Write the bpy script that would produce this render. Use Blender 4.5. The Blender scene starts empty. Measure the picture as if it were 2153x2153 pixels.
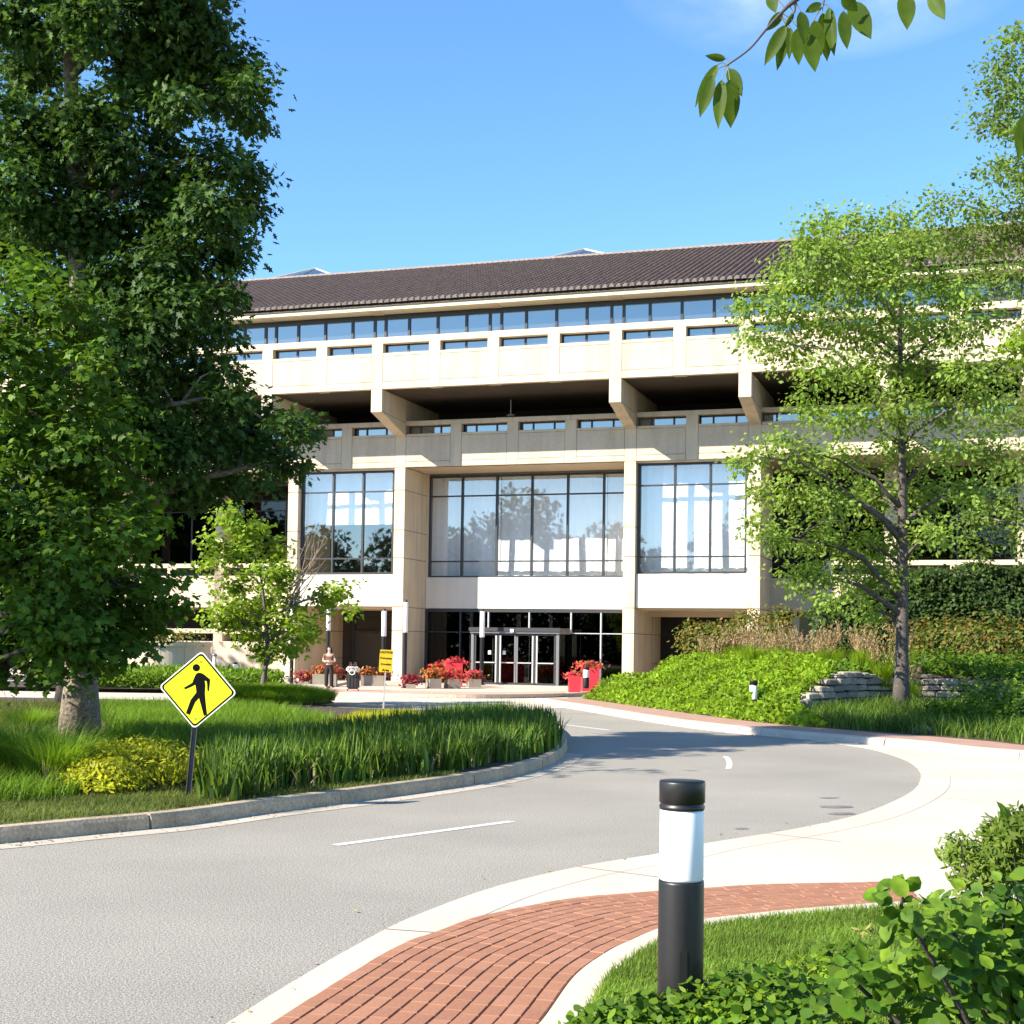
import bpy, bmesh, math, random
import numpy as np
from mathutils import Vector, Matrix
from mathutils.geometry import tessellate_polygon

S = bpy.context.scene
COL = S.collection
random.seed(7)
RNG = np.random.default_rng(11)

# ------------------------------------------------------------------ camera
FPX, CX, CY, SIZE = 3000.0, 1076.5, 1250.0, 2153.0
PITCH, ROLL = .0375, .015
CAMZ = 1.85
cp, sp = math.cos(PITCH), math.sin(PITCH)
cr, sr = math.cos(ROLL), math.sin(ROLL)
V_F = np.array([0, cp, sp]); V_U0 = np.array([0, -sp, cp]); V_R0 = np.array([1., 0, 0])
V_R = cr*V_R0 + sr*V_U0
V_U = -sr*V_R0 + cr*V_U0
CAM = np.array([0, 0, CAMZ])
cam = bpy.data.cameras.new('camera')
camo = bpy.data.objects.new('camera', cam); COL.objects.link(camo)
camo.matrix_world = Matrix(((V_R[0], V_U[0], -V_F[0], 0), (V_R[1], V_U[1], -V_F[1], 0), (V_R[2], V_U[2], -V_F[2], CAMZ), (0, 0, 0, 1)))
cam.sensor_width = 36; cam.lens = 36*FPX/SIZE
cam.shift_y = (CY-SIZE/2)/SIZE
cam.clip_start = .05; cam.clip_end = 3000
S.camera = camo

K = 1.11439                      # the photo was read at 1932 px


def ray(x, y):
    return ((x-CX)/FPX)*V_R - ((y-CY)/FPX)*V_U + V_F


# ------------------------------------------------------------------ light
SUN_DIR = np.array([1.2537, .639, -.92]); SUN_DIR /= np.linalg.norm(SUN_DIR)
SUN_EL = math.asin(-SUN_DIR[2]); SUN_AZ = math.atan2(-SUN_DIR[0], -SUN_DIR[1])
w = bpy.data.worlds.new('World'); S.world = w; w.use_nodes = True
wt = w.node_tree; wt.nodes.clear()
n_out = wt.nodes.new('ShaderNodeOutputWorld'); n_bg = wt.nodes.new('ShaderNodeBackground')
n_sky = wt.nodes.new('ShaderNodeTexSky'); n_sky.sky_type = 'NISHITA'; n_sky.sun_disc = False
n_sky.sun_elevation = SUN_EL; n_sky.sun_rotation = SUN_AZ
n_sky.altitude = 900; n_sky.air_density = 1.0; n_sky.dust_density = .1; n_sky.ozone_density = 3.5
n_bg.inputs['Strength'].default_value = .125
# thin fair-weather clouds, high up in the sky
n_tc = wt.nodes.new('ShaderNodeTexCoord')
n_map = wt.nodes.new('ShaderNodeMapping'); n_map.inputs['Scale'].default_value = (5, 5, 11); n_map.inputs['Location'].default_value = (.35, .2, .1)
n_noi = wt.nodes.new('ShaderNodeTexNoise'); n_noi.inputs['Scale'].default_value = 1.1; n_noi.inputs['Detail'].default_value = 7; n_noi.inputs['Roughness'].default_value = .55
n_rmp = wt.nodes.new('ShaderNodeValToRGB'); n_rmp.color_ramp.elements[0].position = .40; n_rmp.color_ramp.elements[1].position = .72
n_rmp.color_ramp.elements[0].color = (0, 0, 0, 1); n_rmp.color_ramp.elements[1].color = (.55, .55, .55, 1)
n_hsv = wt.nodes.new('ShaderNodeHueSaturation'); n_hsv.inputs['Saturation'].default_value = 1.14
n_mix = wt.nodes.new('ShaderNodeMixRGB'); n_mix.inputs['Color2'].default_value = (6.5, 6.8, 7.2, 1)
L = wt.links.new
L(n_tc.outputs['Generated'], n_map.inputs['Vector']); L(n_map.outputs[0], n_noi.inputs['Vector']); L(n_noi.outputs['Fac'], n_rmp.inputs[0])
L(n_sky.outputs[0], n_hsv.inputs['Color']); L(n_hsv.outputs[0], n_mix.inputs['Color1']); 
CLD = ray(1740, -55); CLD = CLD/np.linalg.norm(CLD)
n_sub = wt.nodes.new('ShaderNodeVectorMath'); n_sub.operation = 'SUBTRACT'; n_sub.inputs[1].default_value = tuple(CLD)
n_scl = wt.nodes.new('ShaderNodeVectorMath'); n_scl.operation = 'MULTIPLY'; n_scl.inputs[1].default_value = (7.5, 7.5, 20)
n_len = wt.nodes.new('ShaderNodeVectorMath'); n_len.operation = 'LENGTH'
n_mr = wt.nodes.new('ShaderNodeMapRange'); n_mr.inputs[1].default_value = .25; n_mr.inputs[2].default_value = 1.; n_mr.inputs[3].default_value = 1; n_mr.inputs[4].default_value = 0
n_mul = wt.nodes.new('ShaderNodeMath'); n_mul.operation = 'MULTIPLY'
L(n_tc.outputs['Generated'], n_sub.inputs[0]); L(n_sub.outputs[0], n_scl.inputs[0]); L(n_scl.outputs[0], n_len.inputs[0]); L(n_len.outputs['Value'], n_mr.inputs[0])
L(n_rmp.outputs[0], n_mul.inputs[0]); L(n_mr.outputs[0], n_mul.inputs[1])
L(n_mul.outputs[0], n_mix.inputs['Fac'])
L(n_mix.outputs[0], n_bg.inputs['Color']); L(n_bg.outputs[0], n_out.inputs[0])
sun = bpy.data.lights.new('sun', 'SUN'); sun.energy = 5.0; sun.angle = math.radians(.5); sun.color = (1, .925, .80)
suno = bpy.data.objects.new('sun', sun); COL.objects.link(suno)
suno.rotation_euler = Vector(SUN_DIR).to_track_quat('-Z', 'Y').to_euler()
suno.location = (-60, -30, 50)
S.view_settings.view_transform = 'Standard'; S.view_settings.look = 'None'
S.view_settings.exposure = 1.38; S.view_settings.gamma = 1; S.view_settings.use_curve_mapping = False
S.render.engine = 'CYCLES'
S.cycles.max_bounces = 8; S.cycles.transparent_max_bounces = 12
S.cycles.use_denoising = True

# ------------------------------------------------------------------ helpers
def G(x, y, z=0.):               # where a sight line meets level z
    d = ray(x, y); t = (z-CAMZ)/d[2]
    return CAM+t*d


def at(x, y, d):                 # where a sight line reaches depth d (metres north of the viewer)
    r = ray(x, y); return CAM+r*(d/r[1])


def g2(lst, z=0.):               # list of 1932-px points -> xy on level z
    return [tuple(G(x*K, y*K, z)[:2]) for x, y in lst]


def s2(lst, z=0.):
    return [tuple(G(x, y, z)[:2]) for x, y in lst]


def smooth(pts, n=6, closed=False):
    P = [np.array(p, float) for p in pts]; out = []; m = len(P)
    for i in range(m if closed else m-1):
        if closed:
            a, b, c, d = P[i-1], P[i], P[(i+1) % m], P[(i+2) % m]
        else:
            a, b, c, d = P[max(i-1, 0)], P[i], P[i+1], P[min(i+2, m-1)]
        for k in range(n):
            t = k/n
            out.append(.5*((2*b)+(-a+c)*t+(2*a-5*b+4*c-d)*t*t+(-a+3*b-3*c+d)*t**3))
    if not closed:
        out.append(P[-1])
    return out


def resample(pts, step):
    P = np.array(pts, float); seg = np.linalg.norm(np.diff(P, axis=0), axis=1); c = np.concatenate([[0], np.cumsum(seg)])
    n = max(2, int(round(c[-1]/step))+1); q = np.linspace(0, c[-1], n)
    return np.stack([np.interp(q, c, P[:, k]) for k in range(P.shape[1])], 1)


def tag(o, label=None, cat=None, group=None, kind=None):
    if label: o['label'] = label
    if cat: o['category'] = cat
    if group: o['group'] = group
    if kind: o['kind'] = kind
    return o


def empty(name, loc=(0, 0, 0), rz=0, label=None, cat=None, group=None):
    o = bpy.data.objects.new(name, None); COL.objects.link(o)
    o.location = loc; o.rotation_euler = (0, 0, rz); o.empty_display_size = .2
    return tag(o, label, cat, group)


def link(name, me, mat=None, parent=None, smooth_sh=False):
    if mat is not None:
        for m_ in (mat if isinstance(mat, (list, tuple)) else [mat]):
            me.materials.append(m_)
    if smooth_sh:
        me.polygons.foreach_set('use_smooth', [True]*len(me.polygons))
    o = bpy.data.objects.new(name, me); COL.objects.link(o)
    if parent is not None: o.parent = parent
    return o


class MB:
    def __init__(s): s.v = []; s.f = []

    def quad(s, *p):
        i = len(s.v); s.v += [tuple(q) for q in p]; s.f.append(tuple(range(i, i+len(p)))); return s

    def box(s, x0, x1, y0, y1, z0, z1):
        i = len(s.v)
        s.v += [(x0, y0, z0), (x1, y0, z0), (x1, y1, z0), (x0, y1, z0), (x0, y0, z1), (x1, y0, z1), (x1, y1, z1), (x0, y1, z1)]
        s.f += [tuple(i+k for k in q) for q in ((0, 3, 2, 1), (4, 5, 6, 7), (0, 1, 5, 4), (1, 2, 6, 5), (2, 3, 7, 6), (3, 0, 4, 7))]
        return s

    def prism(s, poly, a, b, axis=0):     # polygon extruded along x (0), y (1) or z (2)
        i = len(s.v); n = len(poly)
        for t in (a, b):
            for p, q in poly:
                s.v.append((t, p, q) if axis == 0 else ((p, t, q) if axis == 1 else (p, q, t)))
        s.f += [tuple(range(i+n-1, i-1, -1)), tuple(range(i+n, i+2*n))]
        s.f += [(i+k, i+(k+1) % n, i+n+(k+1) % n, i+n+k) for k in range(n)]
        return s

    def tube(s, pts, rad, n=8, cap=True):
        P = [np.array(p, float) for p in pts]; base = len(s.v); m = len(P)
        up = np.array([.13, .21, .97])
        for k, p in enumerate(P):
            t = P[min(k+1, m-1)]-P[max(k-1, 0)]; t = t/(np.linalg.norm(t)+1e-9)
            a = np.cross(t, up)
            if np.linalg.norm(a) < .15: a = np.cross(t, [1, 0, 0])
            a /= np.linalg.norm(a); b = np.cross(t, a)
            r = rad[k] if hasattr(rad, '__len__') else rad
            for j in range(n):
                q = 2*math.pi*j/n; s.v.append(tuple(p+r*(math.cos(q)*a+math.sin(q)*b)))
        for k in range(m-1):
            for j in range(n):
                s.f.append((base+k*n+j, base+k*n+(j+1) % n, base+(k+1)*n+(j+1) % n, base+(k+1)*n+j))
        if cap:
            s.f.append(tuple(base+j for j in range(n-1, -1, -1))); s.f.append(tuple(base+(m-1)*n+j for j in range(n)))
        return s

    def lathe(s, prof, n=24, c=(0, 0)):
        base = len(s.v); m = len(prof)
        for r, z in prof:
            for j in range(n):
                q = 2*math.pi*j/n; s.v.append((c[0]+r*math.cos(q), c[1]+r*math.sin(q), z))
        for k in range(m-1):
            for j in range(n):
                s.f.append((base+k*n+j, base+k*n+(j+1) % n, base+(k+1)*n+(j+1) % n, base+(k+1)*n+j))
        s.f.append(tuple(base+j for j in range(n-1, -1, -1))); s.f.append(tuple(base+(m-1)*n+j for j in range(n)))
        return s

    def mesh(s, name='mesh'):
        me = bpy.data.meshes.new(name); me.from_pydata(s.v, [], s.f); me.update(); return me

    def build(s, name, mat=None, parent=None, smooth_sh=False):
        return link(name, s.mesh(name), mat, parent, smooth_sh)


def bevel_mesh(me, w=.01, seg=1):
    bm = bmesh.new(); bm.from_mesh(me)
    bmesh.ops.remove_doubles(bm, verts=bm.verts, dist=1e-5)
    bmesh.ops.bevel(bm, geom=bm.edges[:], offset=w, segments=seg, affect='EDGES', clamp_overlap=True)
    bm.to_mesh(me); bm.free(); return me


def sheet(name, pts, z, mat, thick=0., parent=None, kind='structure'):
    P = [Vector((p[0], p[1], z)) for p in pts]; n = len(P)
    tris = tessellate_polygon([P])
    v = [tuple(p) for p in P]; f = []
    for t in tris:
        a, b, c = (P[i] for i in t)
        f.append(tuple(t) if (b-a).cross(c-a).z > 0 else (t[2], t[1], t[0]))
    if thick:
        v += [(p.x, p.y, z-thick) for p in P]
        f += [(i, (i+1) % n, n+(i+1) % n, n+i) for i in range(n)]
    me = bpy.data.meshes.new(name); me.from_pydata(v, [], f); me.update()
    o = link(name, me, mat, parent)
    if kind: o['kind'] = kind
    return o


# ------------------------------------------------------------------ materials
def mat_nodes(name):
    m = bpy.data.materials.new(name); m.use_nodes = True; t = m.node_tree
    return m, t, t.nodes['Principled BSDF']


def surf(name, col, rough=.7, var=.15, scale=3., fine=0., fscale=80., bump=0., bscale=60., metal=0., spec=.5, stain=0., coat=0.):
    """a colour broken up by large blotches (var), fine speckle (fine), optional streaky stains and bump"""
    m, t, p = mat_nodes(name); N = t.nodes.new; l = t.links.new
    p.inputs['Roughness'].default_value = rough; p.inputs['Metallic'].default_value = metal
    p.inputs['Specular IOR Level'].default_value = spec
    if coat: p.inputs['Coat Weight'].default_value = coat
    tc = N('ShaderNodeTexCoord')
    no = N('ShaderNodeTexNoise'); no.inputs['Scale'].default_value = scale; no.inputs['Detail'].default_value = 6; no.inputs['Roughness'].default_value = .6
    l(tc.outputs['Object'], no.inputs['Vector'])
    mr = N('ShaderNodeMapRange'); mr.inputs[1].default_value = .3; mr.inputs[2].default_value = .7; mr.inputs[3].default_value = 1-var; mr.inputs[4].default_value = 1+var
    l(no.outputs['Fac'], mr.inputs[0]); fac = mr.outputs[0]
    if fine:
        n2 = N('ShaderNodeTexNoise'); n2.inputs['Scale'].default_value = fscale; n2.inputs['Detail'].default_value = 3
        l(tc.outputs['Object'], n2.inputs['Vector'])
        m2 = N('ShaderNodeMapRange'); m2.inputs[1].default_value = .35; m2.inputs[2].default_value = .65; m2.inputs[3].default_value = 1-fine; m2.inputs[4].default_value = 1+fine
        l(n2.outputs['Fac'], m2.inputs[0])
        mu = N('ShaderNodeMath'); mu.operation = 'MULTIPLY'; l(fac, mu.inputs[0]); l(m2.outputs[0], mu.inputs[1]); fac = mu.outputs[0]
    if stain:
        mp = N('ShaderNodeMapping'); mp.inputs['Scale'].default_value = (1.3, 1.3, .16); l(tc.outputs['Object'], mp.inputs['Vector'])
        n3 = N('ShaderNodeTexNoise'); n3.inputs['Scale'].default_value = 1.6; n3.inputs['Detail'].default_value = 5; l(mp.outputs[0], n3.inputs['Vector'])
        m3 = N('ShaderNodeMapRange'); m3.inputs[1].default_value = .45; m3.inputs[2].default_value = .75; m3.inputs[3].default_value = 1; m3.inputs[4].default_value = 1-stain
        l(n3.outputs['Fac'], m3.inputs[0])
        mu = N('ShaderNodeMath'); mu.operation = 'MULTIPLY'; l(fac, mu.inputs[0]); l(m3.outputs[0], mu.inputs[1]); fac = mu.outputs[0]
    vm = N('ShaderNodeVectorMath'); vm.operation = 'SCALE'; vm.inputs[0].default_value = col; l(fac, vm.inputs['Scale'])
    l(vm.outputs[0], p.inputs['Base Color'])
    if bump:
        nb = N('ShaderNodeTexNoise'); nb.inputs['Scale'].default_value = bscale; nb.inputs['Detail'].default_value = 4; l(tc.outputs['Object'], nb.inputs['Vector'])
        b = N('ShaderNodeBump'); b.inputs['Strength'].default_value = bump; b.inputs['Distance'].default_value = .02; l(nb.outputs['Fac'], b.inputs['Height']); l(b.outputs[0], p.inputs['Normal'])
    return m


def island(name, cols, rough=.8, fine=.12, fscale=60., hue=0., spec=.4):
    """each separate piece takes its own colour between the given ones"""
    m, t, p = mat_nodes(name); N = t.nodes.new; l = t.links.new
    oi = N('ShaderNodeObjectInfo'); ge = N('ShaderNodeNewGeometry')
    ad = N('ShaderNodeMath'); ad.operation = 'ADD'; l(oi.outputs['Random'], ad.inputs[0]); l(ge.outputs['Random Per Island'], ad.inputs[1])
    fr = N('ShaderNodeMath'); fr.operation = 'FRACT'; l(ad.outputs[0], fr.inputs[0])
    rp = N('ShaderNodeValToRGB'); e = rp.color_ramp.elements
    while len(e) < len(cols): e.new(.5)
    for i, c in enumerate(cols): e[i].position = i/max(1, len(cols)-1); e[i].color = (*c, 1)
    l(fr.outputs[0], rp.inputs[0])
    tc = N('ShaderNodeTexCoord'); no = N('ShaderNodeTexNoise'); no.inputs['Scale'].default_value = fscale; no.inputs['Detail'].default_value = 4
    l(tc.outputs['Object'], no.inputs['Vector'])
    mr = N('ShaderNodeMapRange'); mr.inputs[1].default_value = .3; mr.inputs[2].default_value = .7; mr.inputs[3].default_value = 1-fine; mr.inputs[4].default_value = 1+fine
    l(no.outputs['Fac'], mr.inputs[0])
    vm = N('ShaderNodeVectorMath'); vm.operation = 'SCALE'; l(rp.outputs[0], vm.inputs[0]); l(mr.outputs[0], vm.inputs['Scale'])
    l(vm.outputs[0], p.inputs['Base Color']); p.inputs['Roughness'].default_value = rough; p.inputs['Specular IOR Level'].default_value = spec
    return m


def leafmat(name, cols, trans=.35, rough=.55, spec=.16):
    rough = max(rough, .5); spec = min(spec, .2)
    m = bpy.data.materials.new(name); m.use_nodes = True; t = m.node_tree; t.nodes.clear(); N = t.nodes.new; l = t.links.new
    out = N('ShaderNodeOutputMaterial'); ge = N('ShaderNodeNewGeometry'); oi = N('ShaderNodeObjectInfo')
    ad = N('ShaderNodeMath'); ad.operation = 'ADD'; l(oi.outputs['Random'], ad.inputs[0]); l(ge.outputs['Random Per Island'], ad.inputs[1])
    fr = N('ShaderNodeMath'); fr.operation = 'FRACT'; l(ad.outputs[0], fr.inputs[0])
    rp = N('ShaderNodeValToRGB'); e = rp.color_ramp.elements
    while len(e) < len(cols): e.new(.5)
    for i, c in enumerate(cols): e[i].position = i/max(1, len(cols)-1); e[i].color = (*c, 1)
    l(fr.outputs[0], rp.inputs[0])
    p = N('ShaderNodeBsdfPrincipled'); p.inputs['Roughness'].default_value = rough; p.inputs['Specular IOR Level'].default_value = spec
    tc = N('ShaderNodeTexCoord'); no = N('ShaderNodeTexNoise'); no.inputs['Scale'].default_value = 1.1; no.inputs['Detail'].default_value = 3; l(tc.outputs['Object'], no.inputs['Vector'])
    mr = N('ShaderNodeMapRange'); mr.inputs[1].default_value = .32; mr.inputs[2].default_value = .68; mr.inputs[3].default_value = .62; mr.inputs[4].default_value = 1.32; l(no.outputs['Fac'], mr.inputs[0])
    sv = N('ShaderNodeVectorMath'); sv.operation = 'SCALE'; l(rp.outputs[0], sv.inputs[0]); l(mr.outputs[0], sv.inputs['Scale'])
    rp = sv
    l(rp.outputs[0], p.inputs['Base Color'])
    tr = N('ShaderNodeBsdfTranslucent')
    vm = N('ShaderNodeVectorMath'); vm.operation = 'MULTIPLY'; vm.inputs[1].default_value = (1.5, 1.45, .7); l(rp.outputs[0], vm.inputs[0]); l(vm.outputs[0], tr.inputs['Color'])
    mx = N('ShaderNodeMixShader'); mx.inputs[0].default_value = trans; l(p.outputs[0], mx.inputs[1]); l(tr.outputs[0], mx.inputs[2]); l(mx.outputs[0], out.inputs[0])
    return m


def glassmat(name, tint, refl, clear=True, rough=.015, gcol=(.95, .98, 1, 1)):
    m = bpy.data.materials.new(name); m.use_nodes = True; t = m.node_tree; t.nodes.clear(); N = t.nodes.new; l = t.links.new
    out = N('ShaderNodeOutputMaterial'); gl = N('ShaderNodeBsdfGlossy'); gl.inputs['Roughness'].default_value = rough; gl.inputs['Color'].default_value = gcol
    tc = N('ShaderNodeTexCoord'); no = N('ShaderNodeTexNoise'); no.inputs['Scale'].default_value = .8; no.inputs['Detail'].default_value = 1; l(tc.outputs['Object'], no.inputs['Vector'])
    bp = N('ShaderNodeBump'); bp.inputs['Strength'].default_value = .12; bp.inputs['Distance'].default_value = .012; l(no.outputs['Fac'], bp.inputs['Height']); l(bp.outputs[0], gl.inputs['Normal'])
    if clear:
        b = N('ShaderNodeBsdfTransparent'); b.inputs['Color'].default_value = (*tint, 1)
    else:
        b = N('ShaderNodeBsdfDiffuse'); b.inputs['Color'].default_value = (*tint, 1)
    lw = N('ShaderNodeLayerWeight'); lw.inputs['Blend'].default_value = .5
    pw = N('ShaderNodeMath'); pw.operation = 'POWER'; pw.inputs[1].default_value = 5; l(lw.outputs['Facing'], pw.inputs[0])
    ad = N('ShaderNodeMath'); ad.operation = 'ADD'; ad.use_clamp = True; ad.inputs[1].default_value = refl; l(pw.outputs[0], ad.inputs[0])
    mx = N('ShaderNodeMixShader'); l(ad.outputs[0], mx.inputs[0]); l(b.outputs[0], mx.inputs[1]); l(gl.outputs[0], mx.inputs[2]); l(mx.outputs[0], out.inputs[0])
    return m


M = {}
M['precast'] = surf('precast_concrete', (.575, .475, .34), .85, .08, .6, .06, 45, .15, 60, stain=.24)
M['aggregate'] = surf('exposed_aggregate', (.55, .45, .33), .95, .07, .8, .24, 38, .35, 40, stain=.2)
M['smooth_panel'] = surf('smooth_white_panel', (.64, .585, .485), .8, .05, .5, .03, 30, stain=.12)
M['joint'] = surf('dark_joint', (.10, .085, .06), .95, .1)
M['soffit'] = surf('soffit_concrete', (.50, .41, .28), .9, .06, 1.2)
M['eave'] = surf('eave_board', (.60, .54, .38), .8, .05, .8)
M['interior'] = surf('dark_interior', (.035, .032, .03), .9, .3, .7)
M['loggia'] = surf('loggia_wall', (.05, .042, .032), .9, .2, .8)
M['loggia_ceil'] = surf('shade_toned_ceiling', (.055, .042, .028), .9, .2, .8)  # the loggia's deep shade is put into this ceiling colour
M['frame'] = surf('bronze_frame', (.028, .03, .032), .45, .1, 4, spec=.5)
M['alu'] = surf('bright_aluminium', (.62, .62, .60), .35, .06, 5, metal=.6)
M['steel'] = surf('grey_steel', (.20, .20, .21), .4, .08, 5, metal=.5)
M['curtain'] = surf('white_curtain', (.88, .88, .87), .95, .03, 1.5)
M['ceil'] = surf('room_ceiling', (.5, .5, .48), .95, .05)
M['glass_top'] = glassmat('sky_glass', (.05, .055, .06), .33, clear=False, gcol=(.80, .80, .74, 1))
M['glass_big'] = glassmat('clear_glass', (.92, .95, .96), .19)
M['glass_dark'] = glassmat('dark_glass', (.24, .25, .25), .035)
M['tile'] = island('roof_tile', [(.105, .072, .054), (.125, .086, .066), (.115, .078, .060), (.095, .064, .048), (.135, .096, .075)], .75, .22, 14)
M['tile_end'] = surf('tile_end', (.23, .185, .155), .8, .3, 8)
M['asphalt'] = surf('asphalt', (.265, .242, .20), .9, .13, .3, .36, 60, .5, 90)
M['concrete'] = surf('pale_concrete', (.50, .43, .335), .9, .11, .45, .08, 60, .15, 80, stain=0)
M['kerb'] = surf('kerb_concrete', (.37, .285, .185), .92, .28, 2.2, .18, 30, .5, 30)
M['kerb_far'] = surf('pale_kerb', (.52, .43, .335), .92, .15, 1.6, .08, 30)
M['paint'] = surf('road_paint', (.58, .56, .50), .7, .12, 6, .2, 40)
M['brick'] = island('clay_brick', [(.29, .130, .068), (.305, .138, .074), (.275, .120, .064), (.33, .155, .088), (.295, .132, .072), (.265, .115, .064)], .85, .12, 55)
M['brick_joint'] = surf('sand_joint', (.085, .058, .04), 1, .2, 5)
M['brick_far'] = surf('brick_strip', (.34, .20, .14), .9, .12, 3, .1, 20)
M['soil'] = surf('mulch', (.052, .032, .02), 1, .35, 6, .4, 40, .8, 25)
M['earth'] = surf('earth', (.05, .06, .02), 1, .3, .5, .3, 20)
M['turf'] = surf('turf_base', (.07, .095, .022), 1, .35, 1.2, .3, 30)
M['bark'] = surf('grey_bark', (.36, .295, .215), .95, .3, 5, .3, 22, 1., 20)
M['bark_dark'] = surf('dark_bark', (.042, .034, .026), .95, .3, 5, .3, 22, 1., 20)
M['bark_grey'] = surf('grey_smooth_bark', (.13, .11, .09), .95, .3, 6, .3, 25, .8, 20)
M['bark_oak'] = surf('oak_bark', (.20, .162, .118), .95, .3, 5, .35, 22, 1., 20)
M['bark_shade'] = surf('shade_tree_bark', (.085, .07, .058), .95, .3, 6, .3, 25, .8, 20)
M['black'] = surf('black_paint', (.008, .008, .009), .42, .1, 5, spec=.5)
M['lens'] = surf('white_lens', (.86, .87, .88), .4, .01, 3, spec=.4)
M['box'] = surf('planter_tan', (.25, .215, .165), .85, .1, 3, .1, 40)
M['box_red'] = surf('planter_red', (.62, .03, .045), .5, .08, 3)
M['yellow'] = surf('sign_yellow', (.80, .80, .012), .5, .05, 3, spec=.3)
M['sign_black'] = surf('sign_black', (.005, .005, .007), .9, .1, spec=.08)
M['sign_white'] = surf('sign_white', (.75, .76, .66), .5, .05)
M['olive'] = surf('caution_yellow', (.66, .43, .012), .6, .08, 6)
M['post'] = surf('sign_post', (.10, .095, .10), .6, .2, 8, metal=.3)
M['post_pale'] = surf('galvanised_post', (.5, .47, .44), .5, .1, 8, metal=.3)
M['stone'] = island('field_stone', [(.23, .19, .15), (.32, .28, .22), (.18, .155, .14), (.28, .235, .18), (.36, .31, .25)], .95, .25, 9)
M['pebble'] = island('river_rock', [(.50, .43, .34), (.60, .54, .44), (.44, .36, .28)], .95, .1, 9)
M['skin'] = surf('skin', (.55, .33, .24), .55, .05, 8)
M['hair'] = surf('dark_hair', (.015, .01, .008), .5, .2, 30)
M['top'] = surf('brown_top', (.16, .085, .06), .9, .15, 9)
M['trousers'] = surf('black_trousers', (.015, .014, .014), .9, .2, 9)
M['shoe'] = surf('pale_shoe', (.6, .52, .40), .7, .05)
M['case'] = surf('charcoal_case', (.035, .035, .037), .7, .3, 20)
M['stalk'] = surf('leaf_stalk', (.16, .13, .03), .6, .1)
M['white'] = surf('white_fabric', (.75, .72, .68), .9, .05, 6)

GRN = dict(
    oak=leafmat('oak_leaf', [(.028, .066, .015), (.046, .095, .017), (.076, .135, .02), (.034, .078, .016), (.055, .108, .018)], .28),
    maple=leafmat('maple_leaf', [(.058, .125, .016), (.085, .165, .018), (.13, .212, .022), (.07, .145, .018), (.10, .182, .02)], .38),
    young=leafmat('young_maple_leaf', [(.16, .26, .024), (.20, .305, .028), (.25, .34, .035), (.17, .265, .028)], .45),
    light=leafmat('light_tree_leaf', [(.165, .26, .045), (.205, .305, .055), (.255, .335, .066), (.14, .23, .046)], .46),
    back=leafmat('back_tree_leaf', [(.14, .215, .045), (.18, .26, .05), (.12, .19, .045)], .45),
    lime=leafmat('lime_leaf', [(.36, .38, .02), (.43, .43, .025), (.30, .34, .02), (.48, .45, .04)], .42),
    cover=leafmat('ground_cover_leaf', [(.155, .265, .013), (.20, .315, .016), (.125, .22, .014), (.25, .345, .022), (.17, .28, .015)], .4),
    iris=leafmat('iris_blade', [(.052, .105, .015), (.08, .145, .018), (.17, .25, .028), (.035, .078, .014), (.10, .175, .025)], .27),
    grass=leafmat('tall_grass', [(.12, .22, .018), (.16, .265, .02), (.095, .18, .02), (.21, .31, .03)], .42),
    lawn=leafmat('lawn_blade', [(.155, .265, .032), (.20, .31, .038), (.12, .21, .028), (.27, .31, .07)], .42),
    dull=leafmat('dull_grass', [(.09, .13, .026), (.12, .16, .03), (.16, .17, .045), (.075, .11, .024)], .4),
    hedge=leafmat('hedge_leaf', [(.038, .07, .016), (.052, .09, .018), (.03, .056, .016), (.065, .105, .02)], .25, .4),
    shrub=leafmat('shrub_leaf', [(.06, .14, .013), (.10, .195, .015), (.175, .275, .02), (.038, .095, .014), (.12, .215, .018)], .4),
    fine=leafmat('fine_shrub_leaf', [(.085, .155, .02), (.13, .20, .024), (.17, .22, .035), (.11, .18, .024)], .38),
    rust=leafmat('rusty_leaf', [(.11, .135, .025), (.17, .15, .03), (.23, .125, .035), (.09, .14, .022), (.13, .17, .028), (.10, .15, .025)], .35),
    plume=leafmat('tan_plume', [(.36, .23, .15), (.44, .31, .21), (.32, .23, .12), (.27, .25, .09)], .3, .8),
    red=leafmat('red_flower', [(.55, .035, .05), (.42, .02, .05), (.60, .10, .08), (.50, .05, .12)], .3),
    wine=leafmat('wine_coleus', [(.28, .03, .05), (.36, .05, .07), (.20, .02, .03), (.45, .13, .13)], .3),
    orange=leafmat('orange_coleus', [(.45, .12, .03), (.52, .20, .05), (.32, .06, .03), (.25, .20, .03), (.50, .26, .10)], .3),
    near=leafmat('near_leaf', [(.060, .108, .010), (.075, .128, .011), (.050, .092, .011)], .42),
    dry=leafmat('dry_leaf', [(.30, .22, .09), (.36, .27, .12)], .2),
)

# leaf outlines: x along the leaf from its stalk, y across
SHAPE = dict(
    rhomb=[(0, 0), (.5, .30), (1, 0), (.5, -.30)],
    oval=[(0, 0), (.25, .24), (.6, .26), (1, 0), (.6, -.26), (.25, -.24)],
    round_=[(0, 0), (.14, .24), (.42, .37), (.74, .26), (1, 0), (.74, -.26), (.42, -.37), (.14, -.24)],
    maple=[(0, 0), (.08, .42), (.32, .30), (.48, .56), (.58, .22), (1, 0), (.58, -.22), (.48, -.56), (.32, -.30), (.08, -.42)],
    oak=[(0, 0), (.22, .12), (.30, .30), (.42, .12), (.60, .34), (.68, .12), (1, 0), (.68, -.12), (.60, -.34), (.42, -.12), (.30, -.30), (.22, -.12)],
    long=[(0, 0), (.3, .16), (.65, .15), (1, 0), (.65, -.15), (.3, -.16)],
)


def unit(a):
    return a/(np.linalg.norm(a, axis=-1, keepdims=True)+1e-9)


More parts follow.
